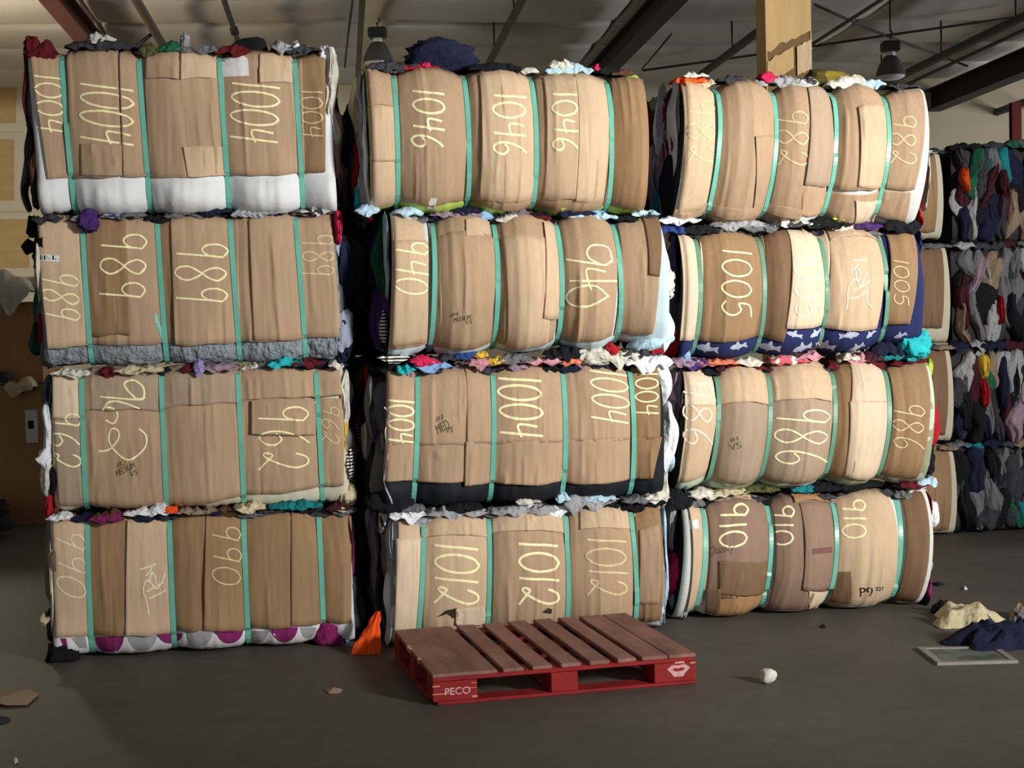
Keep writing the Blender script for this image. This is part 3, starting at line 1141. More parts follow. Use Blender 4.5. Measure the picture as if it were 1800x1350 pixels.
b.rag(593, 400, 18, 60, 'pink', fold=(4, 4, 1))
b.rag(606, 470, 24, 120, 'navy', fold=(4, 4, 1), back=.06)
b.rag(604, 590, 30, 90, 'print', fold=(3, 3, 2), back=.0)
b.rag(70, 480, 12, 110, 'offwhite', fold=(4, 4, 1))
b.rag(68, 580, 14, 60, 'red', fold=(4, 4, 1), back=.06)
b.rag(58, 596, 24, 60, 'green', fold=(4, 4, 1), back=.1)
b.rag(44, 430, 26, 24, 'black', back=.2)
b.rag(48, 395, 18, 40, 'black', back=.2)
b.side('right', ['dgrey', 'black', 'navy', 'print', 'grey', 'purple'], 14)
b.side('left', ['dgrey', 'black', 'grey', 'green'], 10)
tag(b.root, 'left stack bale marked 989 over a ruched grey fleece', 'bale', 'strapped textile bales')

# ---- third: cream
b = Bale('L', (90, 654), (600, 640), (614, 884), (98, 898), [(147, 775), (288, 770), (423, 760), (561, 756)], 0.03, 0.03, 0.016)
b.build(WRAP['cream'])
b.card(92, 656, 142, 735, 'pale', 1)
b.card(94, 730, 147, 890, 'grey', 0, bl=(104, 888), br=(152, 890))
b.card(144, 652, 288, 722, 'grey', 1, tl=(146, 656))
b.card(144, 716, 290, 892, 'mid', 0, bl=(152, 886), br=(292, 892))
b.card(284, 648, 424, 718, 'grey', 1, br=(420, 708))
b.card(286, 708, 430, 892, 'mid', 0, bl=(292, 894), br=(428, 868))
b.card(416, 642, 602, 705, 'mid', 1, tr=(596, 640), br=(602, 694))
b.card(420, 700, 606, 868, 'mid', 0, bl=(428, 868), br=(604, 854))
b.card(442, 704, 555, 764, 'mid', 2)
b.straps()
b.write('962', 88, 722, 142, 826, shear=.06)
b.strokes([[(256, 698), (240, 700), (219, 676), (235, 668), (252, 680), (253, 698), (242, 702), (177, 697)],
           [(246, 718), (225, 710), (205, 705), (190, 708), (181, 722)], [(186, 715), (200, 718), (207, 730), (200, 744), (186, 738)],
           [(244, 753), (257, 766), (254, 788), (228, 808), (206, 796), (192, 775), (196, 754), (208, 757), (208, 772), (192, 790), (173, 793)]], M_CHALK, .012, 1, 'chalk_number')
b.write('962', 456, 709, 544, 830, shear=.0)
b.write('962', 566, 710, 596, 782, m=M_CHALKF, w=.009, shear=.3)
b.text('#2', 204, 808, 224, 820, M_MARK, rot=-.3, name='marker_note', font_shear=.3)
b.text('MEDIUM', 202, 819, 240, 830, M_MARK, rot=-.45, name='marker_note', font_shear=.3)
b.text('VS', 230, 826, 244, 836, M_MARK, rot=-.3, name='marker_note', font_shear=.3)
b.top_rags(['dgrey', 'navy', 'black', 'grey', 'dred', 'offwhite'], 14, 14)
for q in ((245, 650, 80, 10, 'cream'), (352, 646, 18, 22, 'lilac'), (388, 646, 60, 10, 'mauve'), (495, 638, 46, 14, 'aqua'), (540, 638, 60, 10, 'dred'), (525, 640, 24, 10, 'teal'), (590, 640, 26, 12, 'offwhite')):
    b.rag(*q, back=-.01)
b.rag(606, 700, 20, 100, 'offwhite', fold=(4, 4, 1), back=.02)
b.rag(610, 760, 18, 90, 'yellow', fold=(4, 4, 1), back=.05)
b.rag(612, 815, 22, 60, 'stripe', fold=(4, 4, 1), back=.03)
b.rag(612, 870, 26, 40, 'cream', back=.03)
b.rag(86, 760, 20, 110, 'white', fold=(4, 4, 1), back=.02)
b.rag(84, 830, 22, 90, 'offwhite', fold=(4, 4, 1), back=.02)
b.rag(88, 690, 14, 60, 'navy', fold=(4, 4, 1), back=.04)
b.rag(80, 800, 22, 30, 'white', back=.0)
b.rag(86, 885, 16, 60, 'red', fold=(4, 4, 1), back=.05)
b.rag(90, 845, 14, 50, 'black', fold=(4, 4, 1), back=-.01)
b.side('right', ['dgrey', 'black', 'stripe', 'grey', 'taupe', 'offwhite'], 14)
b.side('left', ['offwhite', 'grey', 'black', 'dred'], 10)
tag(b.root, 'left stack bale marked 962 over a cream sheet', 'bale', 'strapped textile bales')

# ---- bottom: petals
b = Bale('L', (90, 908), (612, 894), (622, 1130), (100, 1162), [(157, 1028), (302, 1020), (432, 1010), (564, 992)], 0.03, 0.034, 0.024, ground=True)
b.belly = 0.055
b.vcut = 0.15
b.build(WRAP['petal'])
b.card(92, 918, 156, 1118, 'light', 0, bl=(97, 1120), br=(158, 1116), tr=(155, 914))
b.card(156, 916, 226, 1116, 'dark', 0)
b.card(222, 908, 303, 1112, 'light', 1, bl=(220, 1116), br=(302, 1110), tl=(224, 914), tr=(302, 908))
b.card(302, 904, 360, 1107, 'dark', 0)
b.card(358, 902, 434, 1106, 'dark', 1, tl=(362, 902))
b.card(432, 896, 514, 1102, 'dark', 0)
b.card(512, 894, 566, 1099, 'dark', 1, br=(566, 1094))
b.card(564, 892, 618, 1094, 'dark', 0)
b.straps(mat('green_plastic_strap', (92, 176, 152)))
b.write('990', 100, 929, 152, 1052, m=M_CHALKW, w=.009, shear=.35)
b.write('990', 374, 918, 424, 1030, m=M_CHALKF, w=.009, shear=.15)
b.strokes([[(246, 1000), (262, 995), (275, 990)], [(267, 993), (265, 1002), (257, 1011)], [(267, 1005), (264, 1018), (268, 1026), (276, 1034), (285, 1022), (290, 1006)],
           [(267, 1005), (273, 1012), (275, 1026)], [(268, 1026), (259, 1019), (254, 1026), (253, 1040), (258, 1055), (262, 1080)], [(258, 1039), (272, 1031), (288, 1022)], [(262, 1051), (276, 1045), (292, 1036)]], M_CHALKW, .009, 2)


def petal(x0, x1, y0, y1):
    y0 += 5
    y1 += 2
    pts = [(x0, y0), (x1, y0)]
    for k in range(1, 10):
        t = k / 10
        an = math.pi * t
        pts.append(((x0 + x1) / 2 + (x1 - x0) / 2 * math.cos(an) * (1 - .12 * math.sin(an)), y0 + (y1 - y0) * math.sin(an) ** .9))
    return pts


m_mag = mat('magenta_petal_print', (124, 36, 92), 0.9, 0.06)
m_gpet = mat('grey_petal_print', (150, 150, 152), 0.9, 0.06)
for q in [petal(167, 218, 1114, 1150), petal(277, 322, 1108, 1129), petal(379, 428, 1102, 1129), petal(476, 524, 1098, 1128),
                        [(106, 1122), (116, 1122), (122, 1148), (116, 1150)]]:
    b.decal('petal_print', [q], m_mag, .012)
for q in [petal(224, 276, 1113, 1143), petal(327, 374, 1106, 1135), petal(433, 472, 1104, 1128), petal(528, 556, 1098, 1122),
                        [(126, 1122), (150, 1118), (154, 1140), (140, 1138)],
                        [(168, 1152), (196, 1156), (180, 1158), (164, 1156)], [(330, 1138), (380, 1138), (356, 1143)], [(222, 1152), (290, 1140), (280, 1148), (230, 1157)]]:
    b.decal('petal_print', [q], m_gpet, .012)
b.rag(584, 1112, 62, 44, 'magenta', d=.12, back=.0, amp=.2, fold=(2, 3, 2))
b.rag(612, 1112, 16, 40, 'sky', d=.1, back=.04, fold=(4, 4, 1))
b.rag(112, 1146, 56, 44, 'black', d=.16, back=.0, amp=.3)
b.top_rags(['dgrey', 'navy', 'black', 'grey', 'brown'], 14, 14)
for q in ((105, 908, 40, 12, 'white'), (190, 908, 60, 14, 'magenta'), (240, 900, 40, 12, 'white'), (280, 896, 40, 14, 'white'), (300, 894, 24, 10, 'orange'), (345, 896, 70, 8, 'taupe'), (440, 890, 50, 14, 'cream'), (520, 888, 90, 12, 'teal'), (595, 890, 40, 12, 'maroon'), (600, 892, 24, 8, 'cream')):
    b.rag(*q, back=.0)
b.rag(618, 960, 10, 110, 'magenta', fold=(4, 4, 1), back=.03)
b.rag(622, 1070, 20, 80, 'dgrey', fold=(4, 4, 1), back=.06)
b.rag(92, 1030, 10, 180, 'offwhite', fold=(4, 4, 1), back=.02)
b.rag(80, 1085, 18, 24, 'cream', back=.03)
b.rag(88, 1100, 12, 60, 'brown', fold=(4, 4, 1), back=.04)
b.side('right', ['black', 'dgrey', 'navy', 'black'], 14)
b.side('left', ['offwhite', 'grey', 'taupe', 'dgrey'], 10)
tag(b.root, 'bottom bale of the left stack, marked 990, over a magenta petal-print sheet', 'bale', 'strapped textile bales')

# ================= middle stack =================
# ---- top: lime
b = Bale('M', (642, 120), (1120, 132), (1122, 378), (652, 370), [(698, 245), (823, 240), (941, 240), (1074, 250)], 0.12, 0.075, 0.045)
b.belly = 0.02
b.vcut = 0.05
b.build(WRAP['lime'])
b.card(643, 118, 696, 362, 'light', 0, bl=(652, 364), br=(698, 356))
b.card(646, 126, 694, 188, 'mid', 1)
b.card(650, 188, 698, 284, 'light', 1)
b.card(696, 122, 826, 354, 'mid', 0, bl=(698, 352), br=(814, 352), tr=(816, 128))
b.card(820, 128, 942, 366, 'mid', 0, bl=(816, 352), br=(936, 366), tr=(936, 134))
b.card(841, 132, 934, 350, 'light', 1, tr=(930, 132), br=(934, 350))
b.card(938, 134, 1074, 366, 'mid', 0, bl=(938, 362), br=(1058, 366), tr=(1066, 136))
b.card(954, 136, 1010, 350, 'light', 1)
b.card(1010, 134, 1070, 356, 'light', 1, tr=(1064, 138), br=(1058, 354))
b.card(1072, 138, 1150, 368, 'dark', 0, bl=(1060, 362), br=(1140, 372))
b.straps()
b.write('1046', 724, 157, 780, 266, w=.016, shear=.1)
b.write('1046', 866, 163, 924, 280, w=.016, shear=.05, layer=1)
b.write('1046', 970, 160, 1014, 272, w=.016, shear=.02, layer=1)
b.decal('cloth_tag', [[(756, 348), (768, 349), (764, 369), (751, 366)]], M_LABEL, .026)
b.rag(644, 370, 40, 16, 'pale', back=-.02)
for q in ((690, 116, 90, 18, 'dgrey'), (735, 118, 60, 10, 'red'), (748, 116, 16, 12, 'pink'), (870, 120, 90, 16, 'black'), (930, 126, 30, 14, 'offwhite'), (1000, 122, 80, 22, 'pale'), (985, 114, 40, 20, 'offwhite'), (1060, 126, 50, 14, 'black'), (1048, 120, 12, 10, 'pink'), (1095, 130, 40, 10, 'brown')):
    b.rag(*q, back=.04)
b.rag(636, 200, 18, 150, 'lgrey', fold=(4, 4, 1), back=.03)
b.rag(642, 260, 10, 240, 'white', fold=(4, 4, 1), back=-.02)
b.rag(630, 180, 18, 110, 'cream', fold=(4, 4, 1), back=.12)
b.rag(632, 290, 14, 100, 'red', fold=(4, 4, 1), back=.2)
b.rag(634, 345, 18, 40, 'aqua', back=.1)
b.rag(1124, 260, 10, 200, 'white', fold=(4, 4, 1), back=.0)
b.rag(1127, 236, 10, 80, 'blue', fold=(4, 4, 1), back=.06)
b.rag(1128, 330, 10, 110, 'offwhite', fold=(4, 4, 1), back=.06)
b.side('left', ['dgrey', 'grey', 'lgrey', 'red', 'grey', 'black', 'blue'], 14)  # left-side tones lightened down this stack, standing in for light in the gap
b.side('right', ['dgrey', 'black', 'white', 'navy', 'blue'], 10, (.0, .03))
tag(b.root, 'top bale of the middle stack, marked 1046 over a lime green sheet', 'bale', 'strapped textile bales')
p = b.hit(772, 104, -0.18)
o = lump('navy_garment', None, (0, 0, 0), (.34, .3, .19), CLOTH['navy'], 11, (2, 3, 3), .35, 36, 20, flat=-.075)
o.location = p
tag(o, 'heap of navy cloth on top of the middle stack', 'garment')

# ---- second: pale blue
b = Bale('M', (688, 376), (1152, 378), (1164, 606), (682, 630), [(763, 480), (874, 485), (985, 475), (1089, 472)], 0.15, 0.08, 0.055)
b.belly = 0.025
b.vcut = 0.07
b.build(WRAP['pale'])
b.card(687, 374, 758, 612, 'light', 0, bl=(684, 614), br=(750, 604), tr=(744, 386))
b.card(692, 424, 752, 606, 'light', 1, bl=(686, 608), br=(746, 602))
b.card(752, 384, 872, 604, 'mid', 0, bl=(758, 604), br=(862, 602), tr=(860, 386))
b.card(818, 386, 860, 416, 'light', 1)
b.card(760, 420, 872, 604, 'mid', 1, bl=(762, 605), br=(858, 602))
b.card(868, 388, 982, 600, 'mid', 0, bl=(862, 604), br=(972, 598), tr=(974, 390))
b.card(954, 390, 976, 560, 'light', 2, br=(980, 560))
b.card(882, 418, 956, 612, 'light', 1, bl=(888, 612), br=(962, 604))
b.card(978, 386, 1086, 594, 'mid', 0, bl=(976, 596), br=(1074, 590), tr=(1076, 392))
b.card(1084, 384, 1150, 590, 'mid', 0, bl=(1078, 592), br=(1146, 588))
b.card(1128, 378, 1158, 486, 'brown', 1, bl=(1140, 484))
b.straps()
b.write('940', 694, 421, 752, 520, w=.013, shear=.12, layer=1)
b.strokes([[(1076, 462), (1068, 436), (1042, 431), (1031, 442), (1036, 455), (1060, 466), (1074, 458), (1072, 448)], [(1060, 466), (993, 456)], [(1064, 478), (1030, 474), (1038, 510)], [(1000, 494), (1084, 494)],
           [(1068, 520), (1045, 503), (1012, 506), (995, 520), (1004, 536), (1035, 538), (1070, 520)]], M_CHALK, .013, 0, 'chalk_number')
b.text('#4', 790, 549, 806, 557, M_MARK, rot=-.2, name='marker_note', font_shear=.3)
b.text('MEDIUM', 796, 556, 828, 564, M_MARK, rot=-.2, name='marker_note', font_shear=.3)
b.text('VS', 818, 562, 830, 569, M_MARK, rot=-.2, name='marker_note', font_shear=.3)
b.top_rags(['dgrey', 'navy', 'black', 'purple', 'grey', 'sky'], 14, 14)
for q in ((716, 374, 50, 14, 'pale'), (800, 378, 90, 12, 'mauve'), (820, 372, 50, 10, 'navy'), (900, 386, 60, 10, 'offwhite'), (950, 384, 30, 10, 'dred'), (1040, 382, 80, 12, 'pale'), (1010, 376, 60, 10, 'navy'), (1130, 376, 46, 12, 'pale')):
    b.rag(*q, back=.0)
b.rag(674, 470, 22, 130, 'green', fold=(4, 4, 1), back=.1)
b.rag(668, 560, 22, 110, 'purple', fold=(4, 4, 1), back=.12)
b.rag(676, 575, 12, 60, 'stripe', fold=(4, 4, 1), back=.05)
b.rag(680, 450, 10, 150, 'pale', fold=(4, 4, 1), back=.0)
b.rag(1160, 480, 22, 130, 'white', fold=(4, 4, 1), back=.0)
b.rag(1168, 500, 30, 50, 'offwhite', back=.0, amp=.5)
b.rag(1160, 575, 34, 90, 'white', fold=(4, 4, 1), back=-.03)
b.rag(1130, 600, 70, 36, 'pale', fold=(4, 4, 1), back=-.02)
b.side('left', ['grey', 'dgrey', 'green', 'blue', 'purple', 'lgrey'], 14)
b.side('right', ['white', 'dgrey', 'offwhite', 'navy'], 10, (.0, .04))
tag(b.root, 'middle stack bale marked 940 over a pale blue sheet', 'bale', 'strapped textile bales')

# ---- third: black
b = Bale('M', (680, 650), (1156, 640), (1160, 872), (672, 892), [(733, 745), (867, 745), (992, 745), (1112, 745)], 0.085, 0.045, 0.02)
b.belly = 0.04
b.vcut = 0.15
b.build(WRAP['black'])
b.card(680, 648, 734, 776, 'mid', 0, bl=(677, 782), br=(730, 782))
b.card(677, 780, 732, 846, 'mid', 0, bl=(674, 846), br=(726, 844))
b.card(734, 650, 822, 782, 'mid', 0)
b.card(732, 780, 822, 846, 'mid', 0)
b.card(818, 640, 992, 778, 'mid', 1, bl=(820, 780), br=(996, 776), tl=(818, 638), tr=(988, 642))
b.card(818, 776, 994, 854, 'mid', 1, bl=(816, 854), br=(984, 846), tr=(996, 772))
b.card(988, 644, 1114, 776, 'mid', 0, br=(1116, 772), tr=(1104, 640))
b.card(990, 772, 1114, 846, 'mid', 0, bl=(986, 848), br=(1106, 842), tr=(1116, 768))
b.card(1112, 640, 1158, 772, 'dark', 1, tl=(1108, 640), tr=(1154, 638))
b.card(1114, 768, 1162, 842, 'dark', 1, bl=(1110, 842), br=(1146, 838))
b.straps()
b.write('1004', 682, 700, 728, 782, w=.014, shear=.08)
b.write('1004', 876, 660, 952, 772, w=.017, shear=.06, layer=1)
b.write('1004', 1038, 650, 1104, 746, w=.013, shear=.14)
b.write('1004', 1116, 652, 1156, 732, w=.011, shear=.0)
b.text('#1', 764, 730, 780, 740, M_MARK, rot=-.3, name='marker_note', font_shear=.3)
b.text('MED', 764, 742, 790, 758, M_MARK, rot=-.5, name='marker_note', font_shear=.3)
b.text('VS', 784, 750, 797, 760, M_MARK, rot=-.2, name='marker_note', font_shear=.3)
b.top_rags(['dgrey', 'black', 'black', 'grey', 'navy', 'mauve'], 16, 16)
for q in ((712, 648, 30, 16, 'aqua'), (745, 634, 50, 14, 'pink'), (760, 642, 60, 18, 'sky'), (785, 628, 30, 18, 'dgrey'), (820, 622, 44, 18, 'blue'), (838, 634, 34, 26, 'rose'), (842, 624, 26, 12, 'yellow'), (870, 632, 30, 10, 'yellow'), (900, 630, 60, 14, 'grey'),
          (950, 634, 70, 10, 'rose'), (985, 620, 60, 26, 'black'), (1000, 636, 34, 12, 'coral'), (1045, 626, 60, 34, 'offwhite'), (1085, 622, 70, 28, 'offwhite'), (1072, 610, 24, 18, 'red'), (1150, 612, 22, 26, 'red'), (1110, 620, 60, 18, 'dgrey'), (1135, 634, 80, 26, 'white'), (690, 628, 50, 12, 'stripe')):
    b.rag(*q, back=-.01)
b.rag(1164, 670, 40, 90, 'white', fold=(4, 4, 1), back=.0, d=.1)
b.rag(1172, 770, 34, 130, 'white', fold=(4, 4, 1), back=.02, d=.1)
b.rag(1164, 850, 30, 90, 'offwhite', fold=(4, 4, 1), back=.02, d=.1)
b.rag(1175, 800, 24, 60, 'pale', fold=(4, 4, 1), back=.05)
b.rag(690, 880, 80, 40, 'black', fold=(2, 3, 2), back=.0, amp=.2)
b.strokes([[(676, 716), (684, 728), (678, 760), (682, 800), (676, 846), (688, 880), (694, 898)]], CLOTH['white'], .009, 1, 'white_cord')
b.rag(655, 720, 16, 120, 'grey', fold=(4, 4, 1), back=.1)
b.rag(648, 680, 10, 70, 'red', fold=(4, 4, 1), back=.25)
b.rag(648, 780, 18, 70, 'lgrey', fold=(4, 4, 1), back=.2)
b.side('left', ['dgrey', 'grey', 'lgrey', 'grey', 'olive', 'taupe', 'pink'], 14)
b.side('right', ['white', 'dgrey', 'offwhite', 'black'], 10, (.0, .04))
tag(b.root, 'middle stack bale marked 1004 in bold chalk over black padding', 'bale', 'strapped textile bales')

# ---- bottom: grey and white
b = Bale('M', (694, 908), (1152, 880), (1166, 1104), (682, 1150), [(742, 1000), (860, 1000), (997, 985), (1114, 965)], 0.075, 0.055, 0.032, ground=True)
b.build(WRAP['greywhite'])
b.card(694, 914, 742, 1120, 'light', 0, bl=(690, 1146), br=(738, 1130), tl=(700, 918), tr=(740, 912))
b.card(696, 946, 740, 1120, 'pale', 1, bl=(690, 1140), br=(736, 1126))
b.card(742, 908, 860, 1110, 'light', 0, bl=(740, 1126), br=(858, 1112), tr=(858, 908))
b.card(742, 906, 858, 944, 'light', 1, tr=(856, 904))
b.card(864, 904, 998, 1100, 'mid', 0, bl=(860, 1112), br=(992, 1100))
b.card(864, 902, 996, 936, 'light', 1, tl=(864, 906), tr=(992, 900))
b.card(998, 892, 1116, 1090, 'mid', 0, bl=(994, 1098), br=(1110, 1088))
b.card(1018, 886, 1108, 930, 'light', 1, tr=(1102, 886))
b.card(1112, 884, 1160, 1092, 'dark', 0, bl=(1112, 1094), br=(1160, 1090))
b.card(1120, 920, 1156, 1060, 'mid', 1, tl=(1122, 930))
b.card(800, 1062, 856, 1096, 'pale', 1, tl=(800, 1070), tr=(850, 1062))
b.straps()
m_hole = mat('torn_cardboard_hole', (60, 48, 34), .9, .2)
for q in ([(768, 1084), (784, 1072), (802, 1068), (804, 1082), (796, 1086), (786, 1078)], [(952, 1076), (962, 1068), (970, 1070), (968, 1078)]):
    b.decal('torn_hole', [q], m_hole, .026)
b.decal('shipping_label', [[(1113, 882), (1128, 879), (1130, 890), (1114, 893)]], M_LABEL, .03)
b.write('1012', 764, 953, 842, 1068, w=.017, shear=.1, layer=1)
b.write('1012', 910, 948, 980, 1068, w=.017, shear=.05, layer=1)
b.write('1012', 1032, 942, 1102, 1052, w=.014, shear=.05, layer=1, m=M_CHALKF)
b.top_rags(['dgrey', 'black', 'lgrey', 'grey', 'white'], 15, 16, skip=((.0, .1),))
for q in ((715, 902, 60, 18, 'white'), (725, 892, 40, 10, 'grey'), (815, 888, 60, 16, 'black'), (800, 898, 100, 18, 'lgrey'), (920, 894, 110, 18, 'lgrey'), (925, 878, 40, 10, 'offwhite'), (985, 872, 24, 16, 'pale'), (1030, 880, 80, 26, 'lgrey'), (1050, 874, 60, 14, 'pale'), (1120, 876, 60, 12, 'grey'), (1150, 870, 40, 18, 'offwhite')):
    b.rag(*q, back=.0)
b.rag(690, 1000, 16, 180, 'lgrey', fold=(4, 4, 1), back=.0)
b.rag(684, 1070, 14, 130, 'white', fold=(4, 4, 1), back=-.01)
b.rag(664, 980, 16, 160, 'grey', fold=(4, 4, 1), back=.18)
b.rag(672, 1060, 14, 120, 'navy', fold=(4, 4, 1), back=.1)
b.rag(660, 940, 16, 80, 'lgrey', fold=(4, 4, 1), back=.25)
b.rag(676, 920, 26, 40, 'speckle', fold=(4, 4, 1), back=.06)
b.rag(1166, 980, 12, 200, 'pale', fold=(4, 4, 1), back=.02)
b.rag(1162, 1060, 14, 80, 'lgrey', fold=(4, 4, 1), back=.02)
b.side('left', ['lgrey', 'grey', 'grey', 'lgrey', 'teal', 'blue', 'taupe', 'dgrey'], 14)
b.side('right', ['pale', 'dgrey', 'offwhite', 'black'], 10, (.0, .04))
tag(b.root, 'bottom bale of the middle stack, marked 1012, behind the red pallet', 'bale', 'strapped textile bales')
# orange cloth spilling out at its foot
p = on_floor(648, 1150)
V, Fc = [], []
NS, NT = 26, 22
for lay in (0, 1):
    for jj in range(NT + 1):
        t = jj / NT
        for ii in range(NS + 1):
            q = 2 * ii / NS - 1
            wd = 0.012 + 0.062 * t + 0.014 * wob(t * 4, 3.3)
            fold = 0.016 * ridge(q * 1.4 + 2 + .5 * wob(t * 2, 7.0), t * 1.5, 1.0) + 0.006 * ridge(q * 3.5, t * 3, 5.0)
            xx = 0.048 - 0.062 * t + q * wd
            zz = 0.205 * (1 - t) ** 0.9 + 0.012 * (1 + wob(q * 2, t * 2, 4.0)) * t * (1 - .6 * t)
            V.append((xx, 0.02 - 0.10 * t ** 1.6 - fold - 0.012 * (1 - q * q) + (0.004 if lay else 0), max(zz, 0.003)))
kk = (NS + 1) * (NT + 1)
for jj in range(NT):
    for ii in range(NS):
        a = jj * (NS + 1) + ii
        Fc.append((a, a + NS + 1, a + NS + 2, a + 1))
        Fc.append((kk + a, kk + a + 1, kk + a + NS + 2, kk + a + NS + 1))
g = mesh_obj('orange_cloth', V, Fc, CLOTH['orange'], None, smooth=True)
g.location = (p.x, p.y + .07, 0)
tag(g, 'bright orange cloth spilling onto the floor left of the pallet', 'garment')

# ================= right stack =================
SR = ['dgrey', 'black', 'taupe', 'lgrey', 'teal', 'mauve', 'navy', 'dred', 'offwhite']
b = Bale('R', (1198, 142), (1618, 156), (1600, 398), (1180, 392), [(1262, 250), (1361, 250), (1467, 250), (1558, 250)], 0.12, 0.085, 0.065)
b.build(WRAP['offwhite'])
b.card(1198, 138, 1262, 386, 'light', 0, bl=(1186, 386), br=(1236, 378), tr=(1250, 150))
b.card(1258, 152, 1362, 380, 'mid', 0, bl=(1240, 382), br=(1342, 382), tr=(1352, 154))
b.card(1326, 240, 1362, 380, 'mid', 1, bl=(1320, 382), br=(1344, 380))
b.card(1360, 154, 1424, 382, 'mid', 0, bl=(1344, 384), br=(1412, 380))
b.card(1418, 154, 1468, 326, 'grey', 1, bl=(1412, 326), br=(1458, 326), tr=(1452, 156))
b.card(1408, 326, 1450, 378, 'mid', 0)
b.card(1462, 156, 1558, 330, 'mid', 0, bl=(1454, 330), br=(1552, 330), tr=(1550, 158))
b.card(1506, 190, 1558, 330, 'light', 1, br=(1552, 330))
b.card(1558, 156, 1620, 332, 'mid', 0, bl=(1556, 332), br=(1606, 334))
b.card(1450, 338, 1600, 388, 'mid', 0, bl=(1440, 384), br=(1592, 390))
b.card(1502, 352, 1540, 392, 'pale', 1)
b.card(1186, 368, 1410, 384, 'mid', 1, bl=(1182, 388), br=(1404, 386))
b.straps()
b.write('982', 1208, 172, 1256, 292, shear=.05, m=M_CHALKF, layer=0)
b.write('982', 1366, 190, 1420, 296, shear=.1, m=M_CHALKF, layer=0)
b.write('982', 1564, 199, 1608, 294, shear=.1, m=M_CHALKF, layer=0)
for q in ((1215, 142, 60, 14, 'orange'), (1240, 146, 30, 12, 'cream'), (1222, 134, 40, 10, 'offwhite'), (1290, 142, 60, 14, 'dgrey'), (1318, 146, 60, 18, 'lgrey'), (1350, 136, 30, 12, 'pink'), (1385, 144, 70, 18, 'lgrey'), (1418, 146, 40, 16, 'speckle'), (1500, 148, 90, 24, 'offwhite'), (1530, 146, 50, 14, 'pale'), (1590, 152, 60, 8, 'dgrey')):
    b.rag(*q, back=.04)
for q in ((1190, 240, 16, 200, 'offwhite', .04), (1180, 200, 18, 120, 'lgrey', .16), (1168, 200, 14, 130, 'dred', .4), (1158, 190, 14, 90, 'yellow', .55), (1146, 210, 20, 150, 'teal', .75), (1172, 310, 20, 130, 'mauve', .3), (1160, 320, 12, 80, 'green', .5), (1182, 300, 14, 160, 'taupe', .14), (1152, 300, 20, 140, 'dgrey', .62), (1200, 170, 12, 60, 'orange', .0)):
    b.rag(*q[:5], back=q[5], fold=(4, 4, 1), d=.14)
b.rag(1190, 388, 70, 12, 'white', back=.0)
b.rag(1624, 290, 8, 160, 'offwhite', fold=(4, 4, 1), back=.0)
b.rag(1612, 380, 16, 40, 'red', fold=(4, 4, 1), back=.02)
b.side('left', SR, 16)
b.side('right', ['offwhite', 'dgrey', 'red', 'black'], 10, (.0, .03))
tag(b.root, 'top bale of the right stack, marked 982, strongly bulging', 'bale', 'strapped textile bales')
p = b.hit(1450, 146, -0.25)
o = lump('olive_garment', None, (0, 0, 0), (.24, .22, .14), two_tone('olive_yellow_cloth', (74, 66, 30), (126, 108, 34), 8, 'noise'), 21, (2, 3, 3), .25, 28, 16, flat=-.05)
o.location = p
tag(o, 'olive and yellow bunched garment on the right stack, by the column', 'garment')

# ---- second: sharks
b = Bale('R', (1194, 408), (1600, 402), (1606, 610), (1188, 634), [(1229, 500), (1342, 500), (1450, 495), (1557, 495)], 0.12, 0.07, 0.045)
b.belly = 0.03
b.vcut = 0.14
b.build(WRAP['shark'])
b.card(1193, 404, 1230, 596, 'pale', 0, bl=(1188, 600), br=(1222, 594))
b.card(1226, 406, 1342, 598, 'dark', 0, bl=(1220, 598), br=(1328, 590))
b.card(1342, 406, 1392, 600, 'brown', 0, bl=(1326, 592), br=(1376, 602))
b.card(1384, 404, 1452, 576, 'pale', 1, bl=(1380, 578), br=(1442, 572))
b.card(1452, 404, 1556, 580, 'light', 0, bl=(1444, 576), br=(1540, 578), tr=(1548, 406))
b.card(1456, 404, 1544, 424, 'light', 1)
b.card(1558, 406, 1604, 572, 'dark', 0, bl=(1550, 572), br=(1598, 570))  # dark tone also carries the shade of this left-facing end
b.straps(mat('dull_green_strap', (98, 146, 122), .4, .1))
b.write('1005', 1268, 436, 1320, 562, shear=.1)
b.write('1005', 1394, 446, 1438, 562, m=M_CHALKW, w=.010, shear=.02)
b.write('1005', 1570, 455, 1596, 540, m=M_CHALKF, w=.009, shear=.2)
b.strokes([[(1495, 457), (1508, 458), (1522, 456)], [(1508, 464), (1500, 472), (1494, 479)], [(1502, 472), (1503, 485), (1508, 492), (1510, 478), (1504, 471)], [(1509, 504), (1506, 494), (1500, 491), (1492, 500), (1489, 512), (1489, 528), (1486, 546)],
           [(1498, 512), (1512, 504), (1528, 493)], [(1522, 481), (1516, 494), (1510, 504)], [(1492, 525), (1507, 522), (1520, 513)], [(1522, 505), (1523, 530), (1530, 542)]], M_CHALKW, .009, 1)


def shark(cx, cy, L, rot=0.0, flip=1):
    out = [(-.46, .02), (-.36, -.07), (-.2, -.12), (-.06, -.13), (.02, -.27), (.10, -.26), (.12, -.10), (.28, -.04), (.38, -.03), (.50, -.15), (.47, 0.0), (.54, .13), (.38, .05), (.22, .08), (.05, .12), (-.05, .2), (-.1, .13), (-.3, .12)]
    return [(cx + flip * L * (x * math.cos(rot) - y * math.sin(rot)), cy + L * (x * math.sin(rot) + y * math.cos(rot))) for (x, y) in out]


